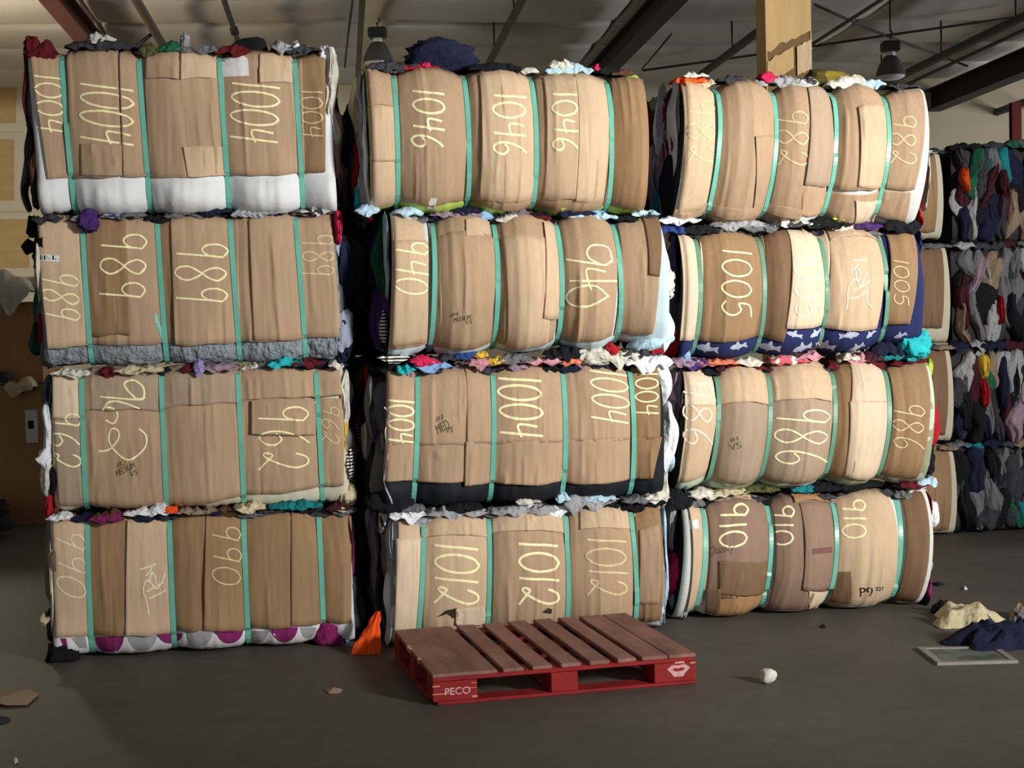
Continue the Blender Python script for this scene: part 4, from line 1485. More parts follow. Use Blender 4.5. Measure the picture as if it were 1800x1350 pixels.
m_shark = mat('pale_shark_print', (176, 182, 202), 0.9, 0.1, (20, 20, 20))
for q in ((1242, 612, 42, .2, 1), (1297, 609, 32, -.2, 1), (1352, 610, 42, .2, 1), (1410, 612, 38, -.3, 1), (1396, 588, 30, .3, 1), (1434, 586, 26, -.6, 1), (1450, 608, 40, .25, 1), (1494, 589, 38, .15, -1), (1506, 612, 30, -.5, 1), (1530, 588, 22, -.7, 1), (1582, 590, 24, -.3, 1)):
    b.decal('shark_print', [shark(*q)], m_shark, .011)
b.top_rags(['dgrey', 'black', 'lgrey', 'grey', 'black', 'offwhite'], 15, 16)
for q in ((1175, 406, 60, 14, 'blue'), (1225, 404, 60, 14, 'black'), (1295, 396, 90, 16, 'lgrey'), (1330, 400, 60, 14, 'grey'), (1390, 394, 80, 16, 'speckle'), (1450, 392, 90, 20, 'black'), (1478, 384, 40, 12, 'lime'), (1520, 398, 50, 10, 'purple'), (1580, 396, 60, 26, 'black')):
    b.rag(*q, back=.0)
for q in ((1186, 470, 12, 120, 'navy', .03), (1180, 420, 24, 40, 'taupe', .1), (1178, 540, 18, 120, 'black', .15), (1188, 600, 20, 60, 'red', .03), (1196, 622, 24, 30, 'sky', .0)):
    b.rag(*q[:5], back=q[5], fold=(4, 4, 1))
b.rag(1598, 606, 46, 50, 'aqua', d=.16, back=-.03, amp=.5)
b.rag(1560, 615, 60, 30, 'navy', back=.0)
b.rag(1612, 440, 12, 70, 'blue', fold=(4, 4, 1), back=.02)
b.rag(1614, 520, 12, 110, 'dgrey', fold=(4, 4, 1), back=.02)
b.side('left', ['navy', 'black', 'dgrey', 'blue', 'dred'], 14)
b.side('right', ['black', 'dgrey', 'lgrey', 'blue'], 10, (.0, .03))
tag(b.root, 'right stack bale marked 1005 over a navy shark-print sheet', 'bale', 'strapped textile bales')

# ---- third: pale camouflage
b = Bale('R', (1200, 648), (1626, 632), (1614, 848), (1184, 862), [(1260, 740), (1351, 740), (1465, 740), (1559, 735)], 0.12, 0.08, 0.05)
b.belly = 0.03
b.vcut = 0.06
b.build(WRAP['camo'])
b.card(1202, 644, 1258, 715, 'pale', 0, tr=(1250, 646))
b.card(1206, 712, 1260, 846, 'light', 1, bl=(1192, 848), br=(1236, 836))
b.card(1252, 642, 1350, 712, 'light', 1, tl=(1254, 644), tr=(1348, 640), bl=(1262, 712))
b.card(1260, 706, 1352, 838, 'grey', 0, bl=(1242, 838), br=(1336, 836))
b.card(1350, 638, 1460, 706, 'light', 1)
b.card(1352, 702, 1464, 838, 'grey', 0, bl=(1338, 838), br=(1450, 834))
b.card(1460, 640, 1500, 836, 'dark', 0, bl=(1450, 834))
b.card(1494, 638, 1556, 710, 'pale', 1, tr=(1552, 636), br=(1560, 708))
b.card(1492, 706, 1558, 836, 'pale', 1, bl=(1482, 836), br=(1540, 834))
b.card(1560, 632, 1624, 838, 'dark', 0, bl=(1546, 834), br=(1610, 842), tr=(1624, 630))  # end sheet darkened as the side turned from the light
b.straps(MATS['dull_green_strap'])
b.write('986', 1203, 667, 1250, 790, shear=.15, m=M_CHALKW, layer=1)
b.write('986', 1362, 714, 1456, 822, shear=.05, layer=0)
b.write('986', 1568, 706, 1622, 794, shear=.15, m=M_CHALKF, w=.010, layer=0)
b.text('#1', 1282, 768, 1296, 776, M_MARK, rot=-.2, name='marker_note')
b.text('VS', 1280, 778, 1302, 790, M_MARK, rot=-.3, name='marker_note')
b.top_rags(['dgrey', 'black', 'dred', 'grey', 'coral', 'maroon'], 15, 12)
for q in ((1215, 640, 60, 16, 'purple'), (1200, 634, 50, 14, 'mauve'), (1255, 638, 80, 10, 'coral'), (1310, 636, 50, 10, 'offwhite'), (1390, 632, 80, 12, 'floral'), (1420, 626, 40, 12, 'rose'), (1505, 630, 50, 12, 'rose'), (1530, 628, 40, 12, 'maroon'), (1560, 624, 50, 12, 'teal'), (1490, 628, 30, 10, 'offwhite')):
    b.rag(*q, back=.0)
for q in ((1192, 680, 22, 70, 'mauve', .03), (1186, 720, 18, 100, 'grey', .08), (1190, 800, 12, 110, 'black', .08), (1198, 780, 8, 180, 'pale', -.01)):
    b.rag(*q[:5], back=q[5], fold=(4, 4, 1))
b.rag(1632, 660, 16, 60, 'lime', fold=(4, 4, 1), back=.03)
b.rag(1640, 745, 26, 70, 'red', fold=(3, 3, 2), back=.05)
b.rag(1634, 810, 22, 60, 'black', fold=(3, 3, 2), back=.05)
b.rag(1626, 720, 8, 140, 'offwhite', fold=(4, 4, 1), back=.0)
b.rag(1622, 845, 36, 24, 'pale', back=.0, amp=.5)
b.side('left', ['grey', 'black', 'dgrey', 'mauve', 'navy'], 14)
b.side('right', ['offwhite', 'dgrey', 'red', 'black'], 10, (.0, .04))
tag(b.root, 'right stack bale marked 986 over a pale camouflage sheet', 'bale', 'strapped textile bales')

# ---- bottom
b = Bale('R', (1196, 880), (1622, 858), (1614, 1062), (1182, 1092), [(1237, 965), (1353, 950), (1467, 945), (1583, 945)], 0.115, 0.085, 0.045, ground=True)
b.build(WRAP['offwhite'])
b.card(1202, 884, 1238, 1074, 'light', 0, bl=(1204, 1078), br=(1230, 1066), tl=(1208, 882))
b.card(1240, 872, 1352, 1042, 'red', 0, bl=(1240, 1046), br=(1348, 1038), tr=(1342, 868))
b.card(1244, 866, 1340, 884, 'light', 1)
b.card(1262, 986, 1346, 1040, 'brown', 1, bl=(1262, 1042))
b.card(1252, 1040, 1344, 1088, 'tan', 0, bl=(1256, 1092), br=(1336, 1080))
b.card(1238, 1034, 1264, 1078, 'brown', 1)
b.card(1354, 866, 1466, 1072, 'red', 0, bl=(1346, 1074), br=(1440, 1070), tr=(1458, 862))
b.card(1404, 884, 1466, 1036, 'red', 1, bl=(1408, 1036), br=(1464, 1036))
b.card(1395, 866, 1464, 882, 'tan', 2)
b.card(1420, 1038, 1452, 1072, 'pale', 1, br=(1440, 1070))
b.card(1466, 862, 1584, 1064, 'light', 0, bl=(1452, 1062), br=(1562, 1054), tr=(1560, 858))
b.card(1466, 1004, 1494, 1060, 'brown', 1, bl=(1456, 1058))  # brown piece stands in for the cast shadow at the lobe's lower left
b.card(1582, 860, 1624, 1058, 'brown', 0, bl=(1570, 1056), br=(1610, 1058), tr=(1620, 856))  # brown here paints in the shade of the right end
b.straps()
b.write('910', 1264, 882, 1312, 964, w=.015, shear=-.08, layer=0)
b.write('910', 1356, 886, 1394, 960, w=.013, layer=0)
b.write('910', 1480, 874, 1520, 948, w=.013, layer=0)
b.text('Quality', 1244, 956, 1292, 976, M_PRINTR, layer=0, rot=-.2, font_shear=.5)
b.text('P9', 1510, 1032, 1533, 1048, M_PRINT, layer=1, rot=-.05)
b.text('327', 1538, 1031, 1552, 1038, M_PRINT, layer=1, rot=-.05)
b.decal('printed_box', [[(1426, 963), (1460, 960), (1460, 970), (1426, 973)]], M_PRINTR, .024)
b.decal('shipping_label', [[(1211, 914), (1226, 912), (1227, 928), (1213, 930)]], M_LABEL, .026)
b.top_rags(['dgrey', 'black', 'offwhite', 'grey', 'taupe', 'black'], 15, 14)
for q in ((1240, 866, 70, 16, 'offwhite'), (1280, 862, 60, 10, 'cream'), (1330, 860, 70, 8, 'olive'), (1405, 856, 40, 12, 'teal'), (1385, 850, 40, 14, 'navy'), (1440, 856, 60, 12, 'black'), (1500, 852, 80, 12, 'black'), (1600, 850, 50, 10, 'dred'), (1190, 868, 50, 30, 'black')):
    b.rag(*q, back=.0)
b.rag(1206, 980, 16, 180, 'offwhite', fold=(4, 4, 1), back=.0)
b.rag(1190, 1010, 36, 70, 'pink', fold=(3, 3, 2), back=.02, d=.14)
b.rag(1200, 1060, 34, 60, 'lgrey', fold=(4, 4, 1), back=.02, d=.14)
b.rag(1184, 920, 22, 100, 'lgrey', fold=(4, 4, 1), back=.05)
b.rag(1178, 900, 22, 60, 'black', fold=(4, 4, 1), back=.15)
for q in ((1630, 890, 16, 50, 'red'), (1638, 905, 24, 50, 'white'), (1630, 940, 14, 80, 'lilac'), (1632, 985, 14, 50, 'sky'), (1628, 1030, 18, 60, 'magenta'), (1624, 1056, 12, 30, 'black'), (1624, 960, 8, 150, 'offwhite')):
    b.rag(*q, fold=(4, 4, 1), back=.03)
b.side('left', ['grey', 'black', 'dgrey', 'lgrey', 'navy'], 14)
b.side('right', ['offwhite', 'dgrey', 'magenta', 'black'], 10, (.0, .04))
tag(b.root, 'bottom bale of the right stack, marked 910, printed P9', 'bale', 'strapped textile bales')

# ================= rear rows =================
for i, (y0, y1, xr, tone) in enumerate(((266, 420, 1650, 'dark'), (432, 602, 1662, 'brown'), (610, 776, 1668, 'brown'), (786, 944, 1674, 'dark'))):
    b = Bale('B', (1470, y0 + 4), (xr, y0), (xr + 4, y1), (1474, y1 + 4), [(1530, (y0 + y1) / 2), (1590, (y0 + y1) / 2)], .06, .03, .02, depth=1.1, ground=(i == 3))
    b.build(WRAP['cream'])
    b.card(1592, y0 + 4, xr - 8, y1 - (26 if i == 1 else 12), tone)
    b.card(1478, y0 + 4, 1590, y1 - 12, tone)
    b.straps(MATS['dull_green_strap'])
    b.top_rags(['offwhite', 'grey', 'dgrey', 'taupe'], 10, 12)
    b.side('right', [['dgrey', 'navy', 'grey'], ['cream', 'offwhite', 'dgrey'], ['maroon', 'taupe', 'dgrey'], ['yellow', 'cream', 'dgrey']][i], 10, (.0, .03))
    tag(b.root, ['topmost rear bale peeking out behind the right edge of the right stack', 'second-from-top rear bale peeking out behind the right stack, cream cloth corner',
                 'third-from-top rear bale peeking out behind the right stack', 'lowest rear bale behind the right stack, standing on the floor'][i], 'bale', 'strapped textile bales')
# wall of garment bales seen end-on at the far right
GW = ['dgrey', 'black', 'navy', 'dgrey', 'lgrey', 'black', 'dgrey', 'maroon', 'taupe', 'navy', 'dgrey', 'grey', 'mauve', 'black', 'grey', 'green', 'grey', 'dgrey', 'black', 'navy', 'lgrey', 'teal', 'maroon']  # garment colours, darkened further because little light reaches this wall
for i, (y0, y1) in enumerate(((258, 428), (432, 604), (608, 778), (782, 944))):
    b = Bale('B', (1676, y0), (2010, y0 - 10), (2010, y1 - 6), (1680, y1), [], .0, 0, 0, depth=1.3, ground=(i == 3))
    b.build(None)
    nx = 15
    for rr in range(4):
        for k in range(nx):
            u = (k + .5 + (rr % 2) * .4 + rng.uniform(-.3, .3)) / nx
            v = (rr + .5) / 4 + rng.uniform(-.08, .08)
            a, z, hh = b.az(min(u, .98), min(max(v, .18), .84))
            gh = rng.uniform(.2, .42)
            zc = min(max(z - b.zb, gh * .55), hh - gh * .53)
            curtain('garment', b.root, Vector((a - b.amid, -b.D / 2 + rng.uniform(.0, .03), zc)), rng.uniform(.07, .18), rng.uniform(.04, .10), gh, CLOTH[rng.choice(GW)], rng.random() * 70, 'front', rng.uniform(-.3, .3))
    if i == 0:
        b.rag(1692, 318, 12, 44, 'orange', fold=(4, 4, 1), back=-.06)
    if i == 2:
        b.rag(1720, 645, 16, 44, 'yellow', fold=(4, 4, 1), back=-.06)
        b.rag(1722, 690, 16, 50, 'red', fold=(4, 4, 1), back=-.06)
    if i == 1:
        b.rag(1752, 545, 12, 50, 'red', fold=(4, 4, 1), back=-.06)
    b.top_rags(GW, 12, 22)
    tag(b.root, ['top bale of the loose garment wall at far right', 'second bale from the top in the garment wall at far right', 'third bale from the top in the garment wall at far right', 'floor-level bale of the garment wall at far right'][i], 'bale', 'garment bales at the far right')
# dark bales in the second row, seen through the gap between left and middle stacks
for i, (y0, y1) in enumerate(((205, 400), (404, 628), (632, 868), (872, 1085))):
    b = Bale('G', (470, y0 + 4), (800, y0), (804, y1 - 6), (474, y1), [], .0, 0, 0, depth=1.0, ground=(i == 3))
    b.build(None)
    for rr in range(2):
        for k in range(12):
            u = (k + .5 + rng.uniform(-.3, .3)) / 12
            v = (rr + .5) / 2 + rng.uniform(-.08, .08)
            a, z, hh = b.az(min(u, .97), min(max(v, .2), .8))
            gh = rng.uniform(.3, .42)
            zc = min(max(z - b.zb, gh * .55), hh - gh * .53)
            curtain('garment', b.root, Vector((a - b.amid, -b.D / 2 + rng.uniform(.0, .03), zc)), rng.uniform(.12, .24), rng.uniform(.05, .1), gh, CLOTH[rng.choice(['black', 'dgrey', 'grey', 'navy', 'dgrey', 'grey', 'taupe'])], rng.random() * 70)  # greys mixed in to lift the gap's darkness by colour
    b.top_rags(['black', 'dgrey', 'black', 'navy'], 8, 26)
    tag(b.root, ['topmost dark bale deep in the gap between left and middle stacks', 'second-highest dark bale deep in the gap between left and middle stacks', 'third-highest dark bale deep in the gap between left and middle stacks', 'lowest dark bale deep in the gap between left and middle stacks'][i], 'bale', 'dark bales in the rear row')

# ================= cardboard-wrapped column =================
p = at_depth(1384, 140, 10.75)
colr = empty('wrapped_column', (p.x, p.y, 0), YAW)
hz = 5.42
m_yel = CARD['tan']
m_ycard = mat('yellowed_cardboard', (190, 158, 108), .8, .10, (30, 30, 1.4), .4, (60, 60, 2), var2=.12, v2scale=(3, 3, 2), bdist=.004)
m_stain = mat('water_stained_cardboard', (112, 86, 54), .8, .2, (6, 6, 3), .4, (60, 60, 2), bdist=.004)
box('steel_post', -.11, .11, -.02, .2, 0, hz, m_steel_red, colr)


def ragged_sheet(name, x0, x1, y, z0, z1, m, seed, amp_b=.03, amp_t=.0, th=.008, n=14, slope=0.0, axis='x'):
    V, Fc = [], []
    nv = 10
    for lay in (0, 1):
        for j in range(nv + 1):
            for i in range(n + 1):
                s, t = i / n, j / nv
                x = x0 + (x1 - x0) * s
                zb = z0 + slope * s + amp_b * wob(s * 5 + seed, seed) + amp_b * .6 * wob(s * 14 + seed, 3)
                zt = z1 + slope * s * (1 if amp_t else 0) + amp_t * wob(s * 5 + seed, 9)
                yy = y + .006 * wob(s * 4, t * 2, seed) + lay * th
                V.append((x, yy, zb + (zt - zb) * t) if axis == 'x' else (yy, x, zb + (zt - zb) * t))
    k = (n + 1) * (nv + 1)
    for j in range(nv):
        for i in range(n):
            q = j * (n + 1) + i
            Fc.append((q, q + 1, q + n + 2, q + n + 1))
            Fc.append((k + q, k + q + n + 1, k + q + n + 2, k + q + 1))
    rim = [i for i in range(n + 1)] + [j * (n + 1) + n for j in range(1, nv + 1)] + [nv * (n + 1) + i for i in range(n - 1, -1, -1)] + [j * (n + 1) for j in range(nv - 1, 0, -1)]
    for a, c in zip(rim, rim[1:] + rim[:1]):
        Fc.append((a, k + a, k + c, c))
    return mesh_obj(name, V, Fc, m, colr)


ragged_sheet('cardboard_wrap', -.155, .155, -.05, 3.47, hz - .1, m_ycard, 1, .04, slope=.14)
ragged_sheet('cardboard_wrap', -.152, .152, -.04, .3, 3.62, m_stain, 2, .03)
ragged_sheet('cardboard_wrap', .055, .158, -.062, 3.30, 3.50, MATS['cardboard_light'], 3, .01, .01, slope=.05)
ragged_sheet('cardboard_wrap', -.155, .03, -.058, 3.25, 3.40, m_ycard, 4, .02, .02, slope=.10)
ragged_sheet('cardboard_wrap', .055, .158, -.058, 3.0, 3.26, CARD['brown'], 5, .01, .01)
ragged_sheet('side_wrap', -.05, .2, .152, .3, hz - .1, m_ycard, 6, .02, axis='y')
ragged_sheet('side_wrap', -.05, .2, -.160, .3, hz - .1, m_ycard, 7, .02, axis='y')
tag(colr, 'column wrapped in yellowed, water-stained cardboard behind the right stack', 'column')
# red column at the far right
p = at_depth(1785, 240, 20.6)
rc = empty('steel_column', (p.x, p.y, 0), YAW)
ztop = at_depth(1785, 180, 20.6).z
for nm, q in (('front_flange', (-.065, .065, -.05, -.035)), ('rear_flange', (-.065, .065, .035, .05)), ('web', (-.008, .008, -.035, .035))):
    box(nm, q[0], q[1], q[2], q[3], 0, ztop, mat('red_painted_steel', (112, 38, 40), .6, .15, (4, 4, 4)), rc)
tag(rc, 'red painted steel column rising above the garment wall, far right', 'column')

# ================= left background: cardboard bins =================
def bin_box(px0, px1, y_top, y_bot, Y, tone, label, zbase=None):
    a, c = at_depth(px0, y_bot, Y), at_depth(px1, y_top, Y)
    zb = a.z if zbase is None else zbase
    W, H = c.x - a.x, c.z - zb
    r = empty('cardboard_bin', ((a.x + c.x) / 2, Y + .5, zb), YAW)
    m = CARD[tone]
    t = .02
    box('front_panel', -W / 2, W / 2, -.5, -.5 + t, 0, H, m, r)
    box('rear_panel', -W / 2, W / 2, .5 - t, .5, 0, H, m, r)
    box('side_panel', -W / 2, -W / 2 + t, -.5 + t, .5 - t, 0, H, m, r)
    box('side_panel', W / 2 - t, W / 2, -.5 + t, .5 - t, 0, H, m, r)
    box('bottom_panel', -W / 2 + t, W / 2 - t, -.5 + t, .5 - t, 0, t, m, r)
    tag(r, label, 'box', 'cardboard bins at the left')
    return r, W, H


r1, W1, H1 = bin_box(-150, 72, 676, 890, 13.2, 'tan', 'lower brown cardboard bin at the left edge, with a white label', 0.0)
box('paper_label', W1 / 2 - .21, W1 / 2 - .11, -.512, -.5, H1 - .50, H1 - .22, M_LABEL, r1)
box('label_print', W1 / 2 - .19, W1 / 2 - .14, -.516, -.512, H1 - .38, H1 - .31, M_PRINT, r1)
r2, W2, H2 = bin_box(-170, 56, 530, 674, 13.3, 'tan', 'upper brown cardboard bin at the left edge, heaped with pale garments', H1 + .005)


def loose(name, px, py, Y, dims, color, label, seed, fold=(3, 3, 3), amp=.4, flat=None, cat='garment', group=None):
    p = at_depth(px, py, Y)
    o = lump(name, None, (0, 0, 0), dims, CLOTH[color] if isinstance(color, str) else color, seed, fold, amp, 32, 18, flat=flat)
    o.location = p
    tag(o, label, cat, group)
    return o


def over_rim(px, py, Y, w, d, h, color, label, seed):
    """garment hanging over a rim"""
    p = at_depth(px, py, Y)
    o = drape('garment', None, (0, 0, 0), w, d, h, CLOTH[color], seed, 5.0)
    o.location = p
    tag(o, label, 'garment')


over_rim(0, 512, 13.25, .62, .5, .44, 'offwhite', 'pale garment hanging over the rim of the upper left bin', 31)
over_rim(52, 500, 13.42, .26, .3, .2, 'cream', 'small cream garment on the upper left bin, nearest the left stack', 33)
over_rim(36, 680, 13.15, .26, .2, .24, 'cream', 'cream cloth draped over the rim of the lower left bin', 34)
over_rim(0, 664, 13.2, .2, .2, .14, 'dgrey', 'dark cloth between the two left bins at the picture edge', 35)
p = on_floor(40, 905)
o = lump('garment_heap', None, (0, 0, .15), (.7, .5, .34), CLOTH['black'], 36, (3, 3, 3), .4, 40, 20, flat=-.15)
o.location = (p.x, 12.4, 0)
tag(o, 'low heap of black cloth on the floor before the left bins', 'garment')

# ================= red pallet =================
pal = empty('pallet', (-0.381, 6.629, 0), 0.24)
m_pr = mat('worn_red_pallet_top', (142, 102, 90), .85, .2, (14, 2.2, 14), .4, (60, 4, 60), var2=.32, v2scale=(7, 3, 7), bdist=.004)
m_ps = mat('red_pallet_paint', (142, 34, 34), .7, .2, (9, 9, 9), .3, (40, 40, 40), var2=.12, v2scale=(3, 3, 3), bdist=.004)
m_raw = mat('bare_splintered_wood', (206, 150, 112), .9, .15, (20, 20, 20))
m_stencil = mat('faded_white_stencil', (206, 160, 158), .9, .3, (50, 50, 50))
PW, PD, PH = 1.219, 1.016, 0.14
edges = [0.0, .278, .305, .415, .462, .565, .612, .716, .760, .862, .905, PW]
tops = [(0.0, .292), (.318, .412), (.452, .545), (.585, .678), (.718, .811), (.848, .936), (.962, PW)]


def board(name, x0, x1, y0, y1, z0, z1, m, bev=.004):
    return box(name, x0, x1, y0, y1, z0, z1, m, pal, bev)


for i, (a, c) in enumerate(tops):
    dz = rng.uniform(-.001, .001)
    if i == len(tops) - 1:                         # the end deck is two boards butted together
        board('deck_board', a, a + .125, rng.uniform(0, .004), PD, PH - .018, PH + dz, m_pr)
        board('deck_board', a + .127, c, 0, PD, PH - .018, PH, m_pr)
    else:
        board('deck_board', a, c, rng.uniform(0, .004), PD, PH - .018, PH + dz, m_pr)
for y0, y1 in ((0.0, .14), (.438, .578), (.876, PD)):
    board('stringer_board', 0, PW, y0 + .002, y1 - .002, PH - .036, PH - .0185, m_ps)
for bx0, bx1 in ((0.0, .20), (.535, .66), (PW - .20, PW)):
    for by0, by1 in ((.0, .14), (.45, .566), (.876, PD)):
        board('block', bx0, bx1, by0, by1, .016, PH - .0365, m_ps)
for y0, y1 in ((0.0, .12), (.45, .566), (PD - .12, PD)):
    board('bottom_board', 0.02 if y0 == 0 else 0, PW, y0 + .002, y1 - .002, 0.0, .0155, m_ps)
for x0, x1 in ((0.0, .12), (.54, .655), (PW - .12, PW)):
    for (ya, yb) in ((.122, .448), (.568, PD - .122)):
        board('bottom_board', x0, x1, ya, yb, 0.0, .0155, m_ps)
for (x0, x1, z0, z1) in ((.0, .032, .084, .090), (.0, .085, .050, .054), (.175, .198, .088, .091), (.155, .198, .068, .070), (.176, .2, .026, .034), (1.19, 1.216, .095, .101)):
    box('bare_wood_scar', x0, x1, -.0016, .001, z0, z1, m_raw, pal)
for (x0, y0) in ((.0, .55), (.0, .60), (.0, .32)):
    box('splinter', -.003, .012, y0, y0 + .03, PH - .022, PH + .001, m_raw, pal)


def flat_text(body, parent, x0, x1, z0, z1, y, m, name):
    cu = bpy.data.curves.new('text', 'FONT')
    cu.body = body
    cu.offset = 0.015
    ob = bpy.data.objects.new('text', cu)
    COL.objects.link(ob)
    dg = bpy.context.evaluated_depsgraph_get()
    me = ob.evaluated_get(dg).to_mesh()
    vv = [v.co.copy() for v in me.vertices]
    ff = [tuple(q.vertices) for q in me.polygons]
    ob.evaluated_get(dg).to_mesh_clear()
    bpy.data.objects.remove(ob)
    bpy.data.curves.remove(cu)
    ax0, ax1 = min(v.x for v in vv), max(v.x for v in vv)
    ay0, ay1 = min(v.y for v in vv), max(v.y for v in vv)
    V = [(x0 + (v.x - ax0) / (ax1 - ax0) * (x1 - x0), y, z0 + (v.y - ay0) / (ay1 - ay0) * (z1 - z0)) for v in vv]
    return mesh_obj(name, V, ff, m, parent)


flat_text('PECO', pal, .054, .168, .044, .076, -.0022, m_stencil, 'stencil_lettering')
# stencilled ring with a bar on the right-hand corner block
V, Fc = [], []
cx, cz = PW - .085, .070
ring_o = [(-.055, .006), (-.03, .024), (0, .02), (.03, .026), (.056, .008), (.034, -.012), (.022, -.03), (-.022, -.03), (-.036, -.012)]
ring_i = [(-.03, .004), (-.018, .010), (0, .008), (.018, .011), (.032, .005), (.02, -.004), (.012, -.006), (-.012, -.006), (-.02, -.002)]
for q in ring_o:
    V.append((cx + q[0], -.0022, cz + q[1]))
for q in ring_i:
    V.append((cx + q[0], -.0022, cz + q[1]))
n = len(ring_o)
for i in range(n):
    Fc.append((i, (i + 1) % n, n + (i + 1) % n, n + i))
mesh_obj('stencil_emblem', V, Fc, m_stencil, pal)
mesh_obj('stencil_dash', [(cx - .02, -.0022, cz + .03), (cx + .03, -.0022, cz + .03), (cx + .026, -.0022, cz + .038), (cx - .016, -.0022, cz + .037)], [(0, 1, 2, 3)], m_stencil, pal)
tag(pal, 'worn red wooden block pallet lying on the floor before the middle stack', 'pallet')

# ================= things on the floor =================
p = on_floor(1350, 1201)
o = lump('paper_ball', None, (0, 0, .034), (.075, .075, .07), mat('crumpled_paper', (214, 208, 196), .9, .1, (40, 40, 40)), 41, (2.2, 2.2, 2.2), .14, 28, 18, flat=-.034, power=1.0)
o.location = p
tag(o, 'crumpled white paper ball alone on the floor right of the pallet', 'paper ball')


def floor_lump(name, x, y, dims, color, label, seed, fold=(3, 3, 3), amp=.5, cat='garment', rz=0.0):
    """a dropped garment: a spread cloth with a ragged outline and sharp folds"""
    p = on_floor(x, y)
    m = CLOTH[color] if isinstance(color, str) else color
    nt_, nr = 64, 18
    V, Fc = [], []
    for lay in (0, 1):
        V.append((0, 0, dims[2] * .8 if lay == 0 else .0))
        for j in range(1, nr + 1):
            r = j / nr
            for i in range(nt_):
                th = 2 * math.pi * i / nt_
                cx, sy = math.cos(th), math.sin(th)
                R = 1 + .45 * wob(cx * 1.3 + seed, sy * 1.3, seed) + .22 * wob(cx * 3.1 + seed, sy * 3.1, seed + 4)
                px, py = cx * R * r, sy * R * r
                z = dims[2] * (1 - r ** 1.6) * (0.75 + 0.7 * wob(px * 1.7 + seed, py * 1.7, 2.0))
                f = ridge(px * 1.5 + py * .8 + .5 * wob(px, py, seed) + seed, py * .9 - px * .3, seed)
                f2 = ridge(px * 3.1 + seed, py * 3.6, seed + 9)
                z += dims[2] * (.42 * f + .16 * f2) * (1 - r ** 4) * (.4 + .6 * min(1, r * 2))
                z = max(z, .004)
                V.append((px * dims[0] / 2, py * dims[1] / 2, z + .004 if lay == 0 else .001))
    k = 1 + nr * nt_
    for lay in (0, 1):
        o0 = lay * k
        for i in range(nt_):
            a, c = o0 + 1 + i, o0 + 1 + (i + 1) % nt_
            Fc.append((o0, a, c) if lay == 0 else (o0, c, a))
            for j in range(nr - 1):
                q = o0 + 1 + j * nt_
                f = (q + i, q + nt_ + i, q + nt_ + (i + 1) % nt_, q + (i + 1) % nt_)
                Fc.append(f if lay == 0 else f[::-1])
    q = 1 + (nr - 1) * nt_
    for i in range(nt_):
        Fc.append((q + i, k + q + i, k + q + (i + 1) % nt_, q + (i + 1) % nt_))
    o = mesh_obj(name, V, Fc, m, None, smooth=True)
    o.location = (p.x, p.y, 0)
    o.rotation_euler = (0, 0, rz)
    tag(o, label, cat)
    return o


floor_lump('garment', 1697, 1094, (.36, .44, .085), 'cream', 'beige crumpled garment lying on the floor at right', 51, (2.2, 3, 2), .55)
floor_lump('garment', 1658, 1078, (.12, .16, .06), 'black', 'small black rag tucked behind the beige garment', 52)
floor_lump('garment', 1745, 1132, (.42, .36, .10), 'navy', 'dark navy garment lying behind the flat picture frame', 53, (2.2, 2.2, 2), .5)
floor_lump('garment', 1812, 1128, (.22, .26, .11), 'navy', 'thicker navy garment at the right picture edge', 57, (2.2, 2.2, 2), .45)
floor_lump('garment', 1810, 1092, (.22, .26, .10), 'taupe', 'greyish-brown garment behind the navy ones at the right edge', 54, (2.5, 2.5, 2), .5)
floor_lump('garment', 1792, 1112, (.10, .12, .11), 'grey', 'grey cloth lying over the navy garment at the right edge', 55)
# flat frame with a picture under plastic
c4 = [on_floor(*q) for q in ((1612, 1142), (1752, 1140), (1790, 1166), (1648, 1170))]
ctr = sum(c4, Vector()) / 4
fr = empty('picture_frame', (ctr.x, ctr.y, 0))


def quad_slab(name, corners, z0, z1, m):
    v = [(q.x - ctr.x, q.y - ctr.y, z) for z in (z0, z1) for q in corners]
    mesh_obj(name, v, [(0, 1, 2, 3), (7, 6, 5, 4), (0, 4, 5, 1), (1, 5, 6, 2), (2, 6, 7, 3), (3, 7, 4, 0)], m, fr)


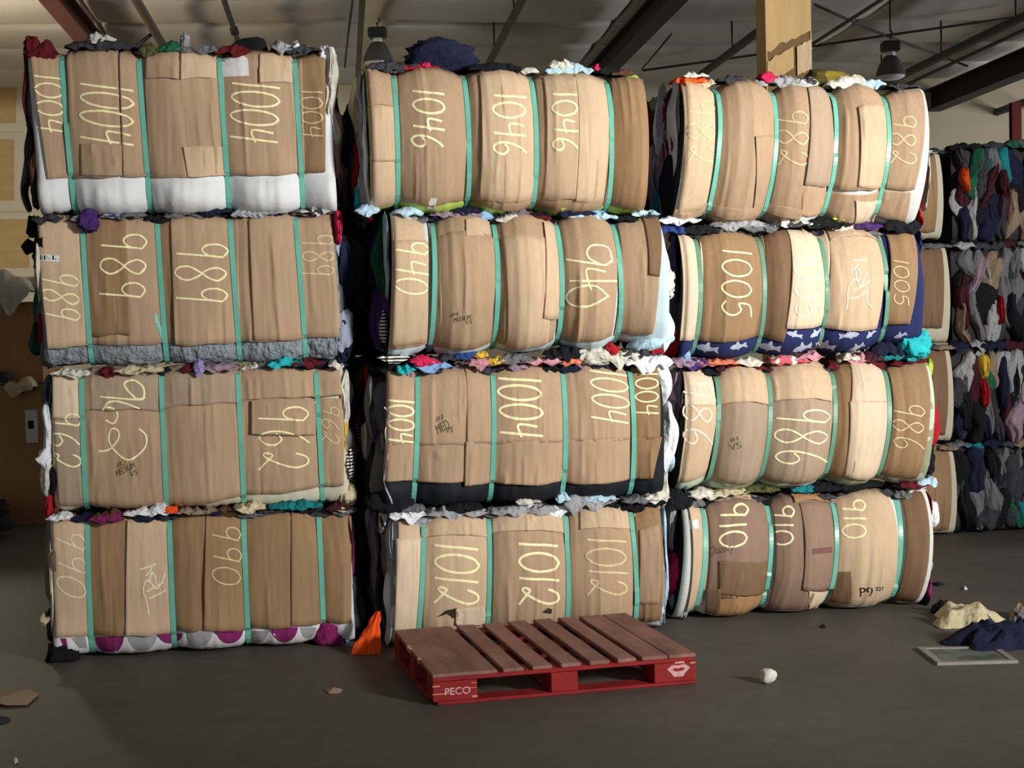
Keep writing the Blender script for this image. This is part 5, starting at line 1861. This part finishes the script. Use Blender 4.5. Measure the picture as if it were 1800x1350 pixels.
m_frame = mat('greyish_frame', (142, 138, 130), .5, .15, (12, 12, 12))
quad_slab('backing_board', c4, 0, .008, m_frame)
inn = [ctr + (q - ctr) * .76 for q in c4]
quad_slab('picture', inn, .0082, .0095, two_tone('faded_print', (108, 116, 108), (84, 92, 86), 7, 'noise', .4))
for i in range(4):
    a, c = c4[i], c4[(i + 1) % 4]
    ia, ic = ctr + (a - ctr) * .84, ctr + (c - ctr) * .84
    quad_slab('frame_rail', [a, c, ic, ia], .0082, .014, m_frame)
tag(fr, 'flat grey-framed picture lying on the floor at right', 'picture frame')


def scrap(name, pts, m, label, seed, th=.003, lift=.015):
    P = [on_floor(*q) for q in pts]
    c = sum(P, Vector()) / len(P)
    n = len(P)
    V = []
    for lay in (0, 1):
        V.append((0, 0, th * (1 - lay) + .012 + lift * .5))
        for k, q in enumerate(P):
            V.append((q.x - c.x, q.y - c.y, th * (1 - lay) + .001 + lift * abs(wob(k * 1.7 + seed, seed))))
    Fc = []
    for k in range(n):
        a, d = 1 + k, 1 + (k + 1) % n
        Fc.append((0, a, d))
        Fc.append((n + 1, n + 1 + d, n + 1 + a))
        Fc.append((a, n + 1 + a, n + 1 + d, d))
    o = mesh_obj(name, V, Fc, m)
    o.location = (c.x, c.y, 0)
    tag(o, label, 'scrap')


scrap('cardboard_scrap', [(-16, 1224), (20, 1216), (50, 1216), (68, 1224), (48, 1242), (10, 1244), (-20, 1240)], CARD['grey'], 'bent grey-brown cardboard scrap on the floor at the left edge', 2.2, lift=.03)
scrap('plastic_scrap', [(-14, 1264), (8, 1262), (20, 1266), (6, 1273), (-16, 1275)], CLOTH['dgrey'], 'small dark scrap below the cardboard scrap at the left edge', 4.4)
scrap('paper_scrap', [(572, 1214), (586, 1210), (602, 1213), (598, 1219), (578, 1220)], CARD['grey'], 'small flat brown scrap on the floor left of the pallet', 5.1, lift=.008)
scrap('paper_scrap', [(1692, 1034), (1698, 1033), (1701, 1037), (1695, 1038)], M_LABEL, 'tiny white paper bit on the floor right of the right stack', 6.3, lift=.01)
scrap('paper_scrap', [(22, 1338), (30, 1335), (32, 1340), (26, 1345)], M_LABEL, 'tiny white paper bit at the lower left corner', 7.7, lift=.01)
scrap('dark_scrap', [(1636, 1027), (1650, 1025), (1662, 1028), (1648, 1031)], CLOTH['black'], 'thin dark scrap on the floor beside the right stack', 8.8, lift=.008)
scrap('dark_scrap', [(1442, 1101), (1450, 1100), (1452, 1104), (1444, 1105)], CLOTH['black'], 'tiny dark scrap on the floor before the bale marked 910', 9.9, lift=.008)
